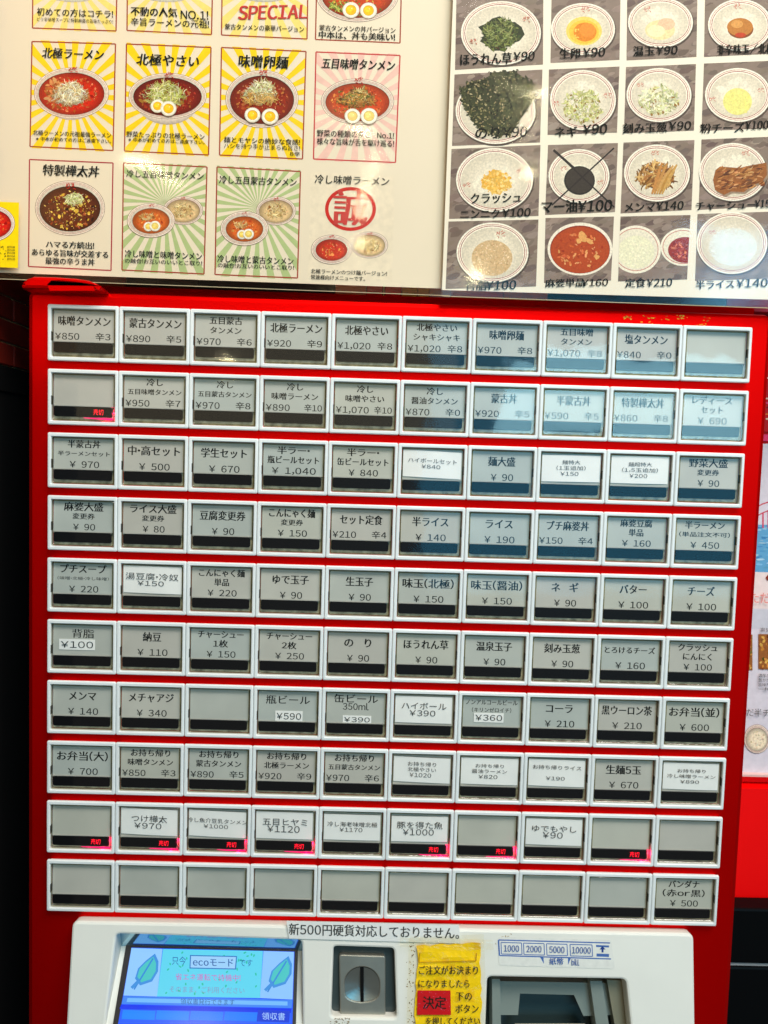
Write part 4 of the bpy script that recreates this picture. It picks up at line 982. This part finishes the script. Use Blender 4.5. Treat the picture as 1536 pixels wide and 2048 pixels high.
def t43(a):
    a.m.v, n0 = a.m.v, 0
    Q = [(1241, 433), (1381, 430), (1374, 559), (1236, 563)]
    orig = a.poly; a.poly = lambda pts, c, raw=False: orig(clip(pts, Q), c, raw)
    def e(cx, cy, rx, ry, c): a.poly([(cx + rx * math.cos(t), cy + ry * math.sin(t)) for t in [k * 6.2832 / 32 for k in range(32)]], c)
    e(1272, 499, 50, 48, (240, 228, 208)); e(1272, 499, 45, 43, (196, 120, 105)); e(1272, 499, 43.5, 41.5, (232, 220, 198)); e(1272, 504, 37, 33, (232, 224, 192))
    for _ in range(90): x, y = inell(1268, 504, 32, 28); a.blob(x, y, 3, jit((238, 230, 200), 8))
    e(1366, 494, 45, 38, (240, 228, 208)); e(1366, 494, 41, 34, (196, 120, 105)); e(1366, 494, 39.5, 32.5, (232, 220, 198)); e(1370, 500, 34, 26, (150, 44, 36))
    for _ in range(60): x, y = inell(1368, 500, 28, 20); a.blob(x, y, 4, jit(random.choice([(170, 56, 46), (130, 34, 30), (205, 110, 80)])))
tile([(1241, 433), (1381, 430), (1374, 559), (1236, 563)], t43, [('定食', 1271, 566, 40, 17), ('¥210', 1319, 565, 50, 16)])
def t44(a):
    bowl_w(a, 1464, 486, 71, 62); emblem(a, 1424, 464, .6, (200, 120, 110)); a.ell(1466, 494, 48, 38, (226, 222, 210))
    for _ in range(120): a.blob(*inell(1466, 494, 46, 36), 4, jit((226, 222, 212), 10))
tile([(1395, 428), (1580, 422), (1576, 556), (1390, 562)], t44, [('半ライス', 1430, 569, 76, 17), ('¥140', 1504, 566, 62, 17)], lab='topping photograph of white rice in a bowl')
waved('clear_sleeve', [(908, -260), (1800, -240), (1800, 624), (882, 592)], -0.0075, top, 0.0002)
edge_line(top, 884, 592, 1700, 622, 1.4, -0.0077)

# ================================================================== SETTING
def structure(o): o['kind'] = 'structure'; return o
# added boards behind the sleeves, painted with the colours reflected in their clear margin
hb = empty('reflection_strip', at(700, 560, .30), 'dark patchwork strip of painted brown, green and red reflections behind the lower edge of the posters', 'reflection_patch')
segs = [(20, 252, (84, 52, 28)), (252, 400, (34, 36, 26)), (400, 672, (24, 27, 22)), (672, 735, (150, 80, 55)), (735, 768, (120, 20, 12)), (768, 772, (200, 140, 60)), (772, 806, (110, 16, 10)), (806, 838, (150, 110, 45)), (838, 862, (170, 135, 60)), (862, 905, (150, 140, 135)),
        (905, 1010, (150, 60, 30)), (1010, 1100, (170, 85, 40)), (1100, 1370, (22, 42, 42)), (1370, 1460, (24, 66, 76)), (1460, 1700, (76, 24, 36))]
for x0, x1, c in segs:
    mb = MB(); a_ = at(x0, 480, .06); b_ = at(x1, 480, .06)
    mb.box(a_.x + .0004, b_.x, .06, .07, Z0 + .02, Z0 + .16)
    mb.build('reflection_patch', mat('painted_reflection', tuple(min(255, v * 2.4) for v in c), .4, mot=(40, .7, 1.25)), hb)
mb = MB(); mb.box(-.27, .6, .071, .08, Z0 - .2, Z0 + .6); structure(mb.build('wall', M['matt_black']))
# side wall of small dark red tiles at the left
XW = -0.205
root = bpy.data.objects.new('wall_left', None)
mb = MB(); mb.box(XW - .03, XW, -.12, .40, Z0 - .040, Z0 + .35); lw = structure(mb.build('wall_left', M['grout']))
mb = MB(); mb.box(XW - .02, XW + .0028, -.12, .40, Z0 - .0402, Z0 - .0275); structure(mb.build('wall_shade_border', M['matt_black']))  # black strip carries the painted shade up to the tiles
mb = MB(); mb.box(XW - .03, XW + .002, -.12, .40, 0, Z0 - .0402); structure(mb.build('wall_painted_shade', M['matt_black']))  # black stands in for the unlit lower part of the wall
tp_, tl_ = 0.0119, 0.036
me_tile = None
mb = MB()
mb.loops([[Vector((0, y, z)) for y, z in rrect(.0004, tl_ - .0004, .0004, tp_ - .0004, .0012, 2)], [Vector((.0016, y, z)) for y, z in rrect(.0004, tl_ - .0004, .0004, tp_ - .0004, .0012, 2)], [Vector((.0022, y, z)) for y, z in rrect(.001, tl_ - .001, .001, tp_ - .001, .0010, 2)]], False, True)
me_tile = mb.mesh('tile', M['tile'])
bm = bmesh.new(); bm.from_mesh(me_tile); bmesh.ops.recalc_face_normals(bm, faces=bm.faces); bm.to_mesh(me_tile); bm.free()
zt = at_plane(25, 646, Vector((XW, 0, 0)), Vector((1, 0, 0))).z
for j in range(-8, 14):
    for i in range(-1, 5):
        z = zt + j * tp_
        if z < Z0 - .0385: continue
        o = bpy.data.objects.new('tile', me_tile); COL.objects.link(o); o.parent = lw; o.location = (XW, i * tl_ + (tl_ / 2 if j % 2 else 0), z); o.rotation_euler = (random.uniform(-.004, .004), 0, random.uniform(-.01, .01))
mb = MB(); mb.box(-.9, .9, -.6, .5, -.02, 0); structure(mb.build('floor', M['matt_black']))
# red board to the right of the machine
RY = 0.06
rz = at(1500, 1577, RY).z
mb = MB(); mb.box(.17, .6, RY, .30, 0, rz); structure(mb.build('wall_right_base', M['red_wall']))
mb = MB(); mb.box(.17, .6, RY + .008, .30, rz + .0006, Z0 + .013); structure(mb.build('wall_right', M['red_wall']))
lg = at(1500, 1550, RY + .004)
mb = MB(); mb.box(.17, .6, RY + .003, RY + .008, lg.z - .0006, lg.z + .0006); structure(mb.build('ledge_highlight', mat('painted_ledge_highlight', (.75, .5, .45), .3, linear=True)))  # pale strip painted as the highlight along the ledge edge
promo = empty('promo_poster', at(1510, 1540, RY), 'tall pale poster with a red bridge and food pictures right of the machine', 'poster')
PR = PL(RY + .0065)
a = Art(PR, 0)
a.poly([(1400, 884), (1700, 892), (1690, 1556), (1400, 1541)], (214, 208, 216))
a.poly([(1400, 866), (1700, 873), (1700, 886), (1400, 879)], (230, 60, 110))
a.poly([(1400, 1046), (1700, 1054), (1700, 1150), (1400, 1142)], (95, 160, 200))
for _ in range(120): x = random.uniform(1490, 1600); y = random.uniform(1052, 1140); a.blob(x, y, random.uniform(3, 9), jit(random.choice([(110, 170, 205), (70, 135, 185), (150, 190, 210)])), .25, 6, 0)
a.poly([(1400, 1141), (1700, 1149), (1700, 1222), (1400, 1214)], (232, 214, 210)); a.poly([(1400, 1216), (1700, 1224), (1700, 1262), (1400, 1254)], (200, 200, 208))
for _ in range(12):
    pass
pts = [(1510, 1016), (1525, 1008), (1540, 1003), (1560, 1000)]
for i in range(3): a.line(*pts[i], *pts[i + 1], 2.2, (200, 30, 60))
pts = [(1510, 1034), (1525, 1026), (1540, 1020), (1560, 1016)]
for i in range(3): a.line(*pts[i], *pts[i + 1], 2.2, (200, 30, 60))
a.line(1526, 1026, 1526, 1056, 3, (205, 50, 90)); a.line(1536, 1020, 1536, 1056, 2, (205, 50, 90))
pp = a.build('poster_sheet', M['print'], promo)
for x0, x1 in ((1480, 1505), (1517, 1570)):
    a = Art(PR, .0004); a.poly([(x0, 1268), (x1, 1269), (x1, 1341), (x0, 1338)], (150, 90, 40))
    for _ in range(70): a.blob(random.uniform(x0 + 3, x1 - 3), random.uniform(1272, 1337), random.uniform(2, 5), jit(random.choice([(205, 140, 60), (120, 60, 20), (225, 180, 90), (90, 80, 30)])))
    a.build('food_picture', M['food'], promo)
a = Art(PR, .0004); ramen_bowl(a, 1514, 1478, 26, 29, (226, 210, 180), .84); soup_tex(a, 1514, 1480, 16, 17, [(230, 214, 184), (214, 186, 150)], 30, 4)
a.build('bowl_picture', M['food'], promo)
a = Art(PR, .0004); a.blob(1540, 1152, 10, (140, 50, 30)); a.build('food_picture', M['food'], promo)
M['rosy'] = mat('rose_ink', (225, 120, 110), .6)
tgt('p1', 'lettering', M['rosy'], promo); tgt('p2', 'lettering', M['soft_ink'], promo)
PT = lambda x, y, l: PR(x, y, .0014 + l)
letter('p1', 'ただ', pxmap(1520, 1196, PT, .03), 38, 22, 1); letter('p2', 'だ半チャ', pxmap(1524, 1426, PT, .03), 62, 15, 1)
for i, s_ in enumerate(('濃厚な味わい', '豊かな風味の', '旨味たっぷり', '一杯です')): tgt(('p3', i), 'lettering', M['soft_ink'], promo); letter(('p3', i), s_, pxmap(1540, 1352 + i * 9, PT, .03), 46, 7, 1)
tgt('p4', 'lettering', M['soft_ink'], promo); letter('p4', '豪快', pxmap(1531, 1260, PT, .03), 20, 8, 1)
up = empty('red_flyer', at(1534, 860, RY), 'red flyer with torn white scraps above the bridge poster', 'flyer')
a = Art(PR, 0); a.poly([(1480, 740), (1700, 748), (1700, 868), (1480, 862)], (190, 16, 22))
for x, y, r_, c in ((1535, 756, 4, (235, 225, 215)), (1534, 797, 4, (235, 215, 190)), (1536, 806, 6, (230, 70, 120)), (1534, 828, 4, (240, 130, 40)), (1535, 838, 5, (235, 215, 180)), (1536, 815, 5, (120, 10, 20))): a.blob(x, y, r_, c, .4, 6, 0)
a.build('flyer_sheet', M['print'], up)
# black appliance at the lower right
bx = empty('black_cabinet', (0.26, .04, 0), 'black cabinet with a pale seam at the lower right, beside the ticket machine', 'cabinet')
tz = at(1500, 1795, .058).z; sz = at(1500, 1932, .046).z
slab('upper_panel', .184, .6, .046, .058, sz + .0012, tz, .0012, M['dark'], bx)
slab('lower_panel', .184, .6, .046, .058, .02, sz - .0008, .0012, M['dark'], bx)
mb = MB(); mb.box(.184, .6, .0472, .056, sz - .0006, sz + .001); mb.build('seam_trim', mat('grey_seam', (.30, .32, .33), .3, linear=True), bx)

flush_text()
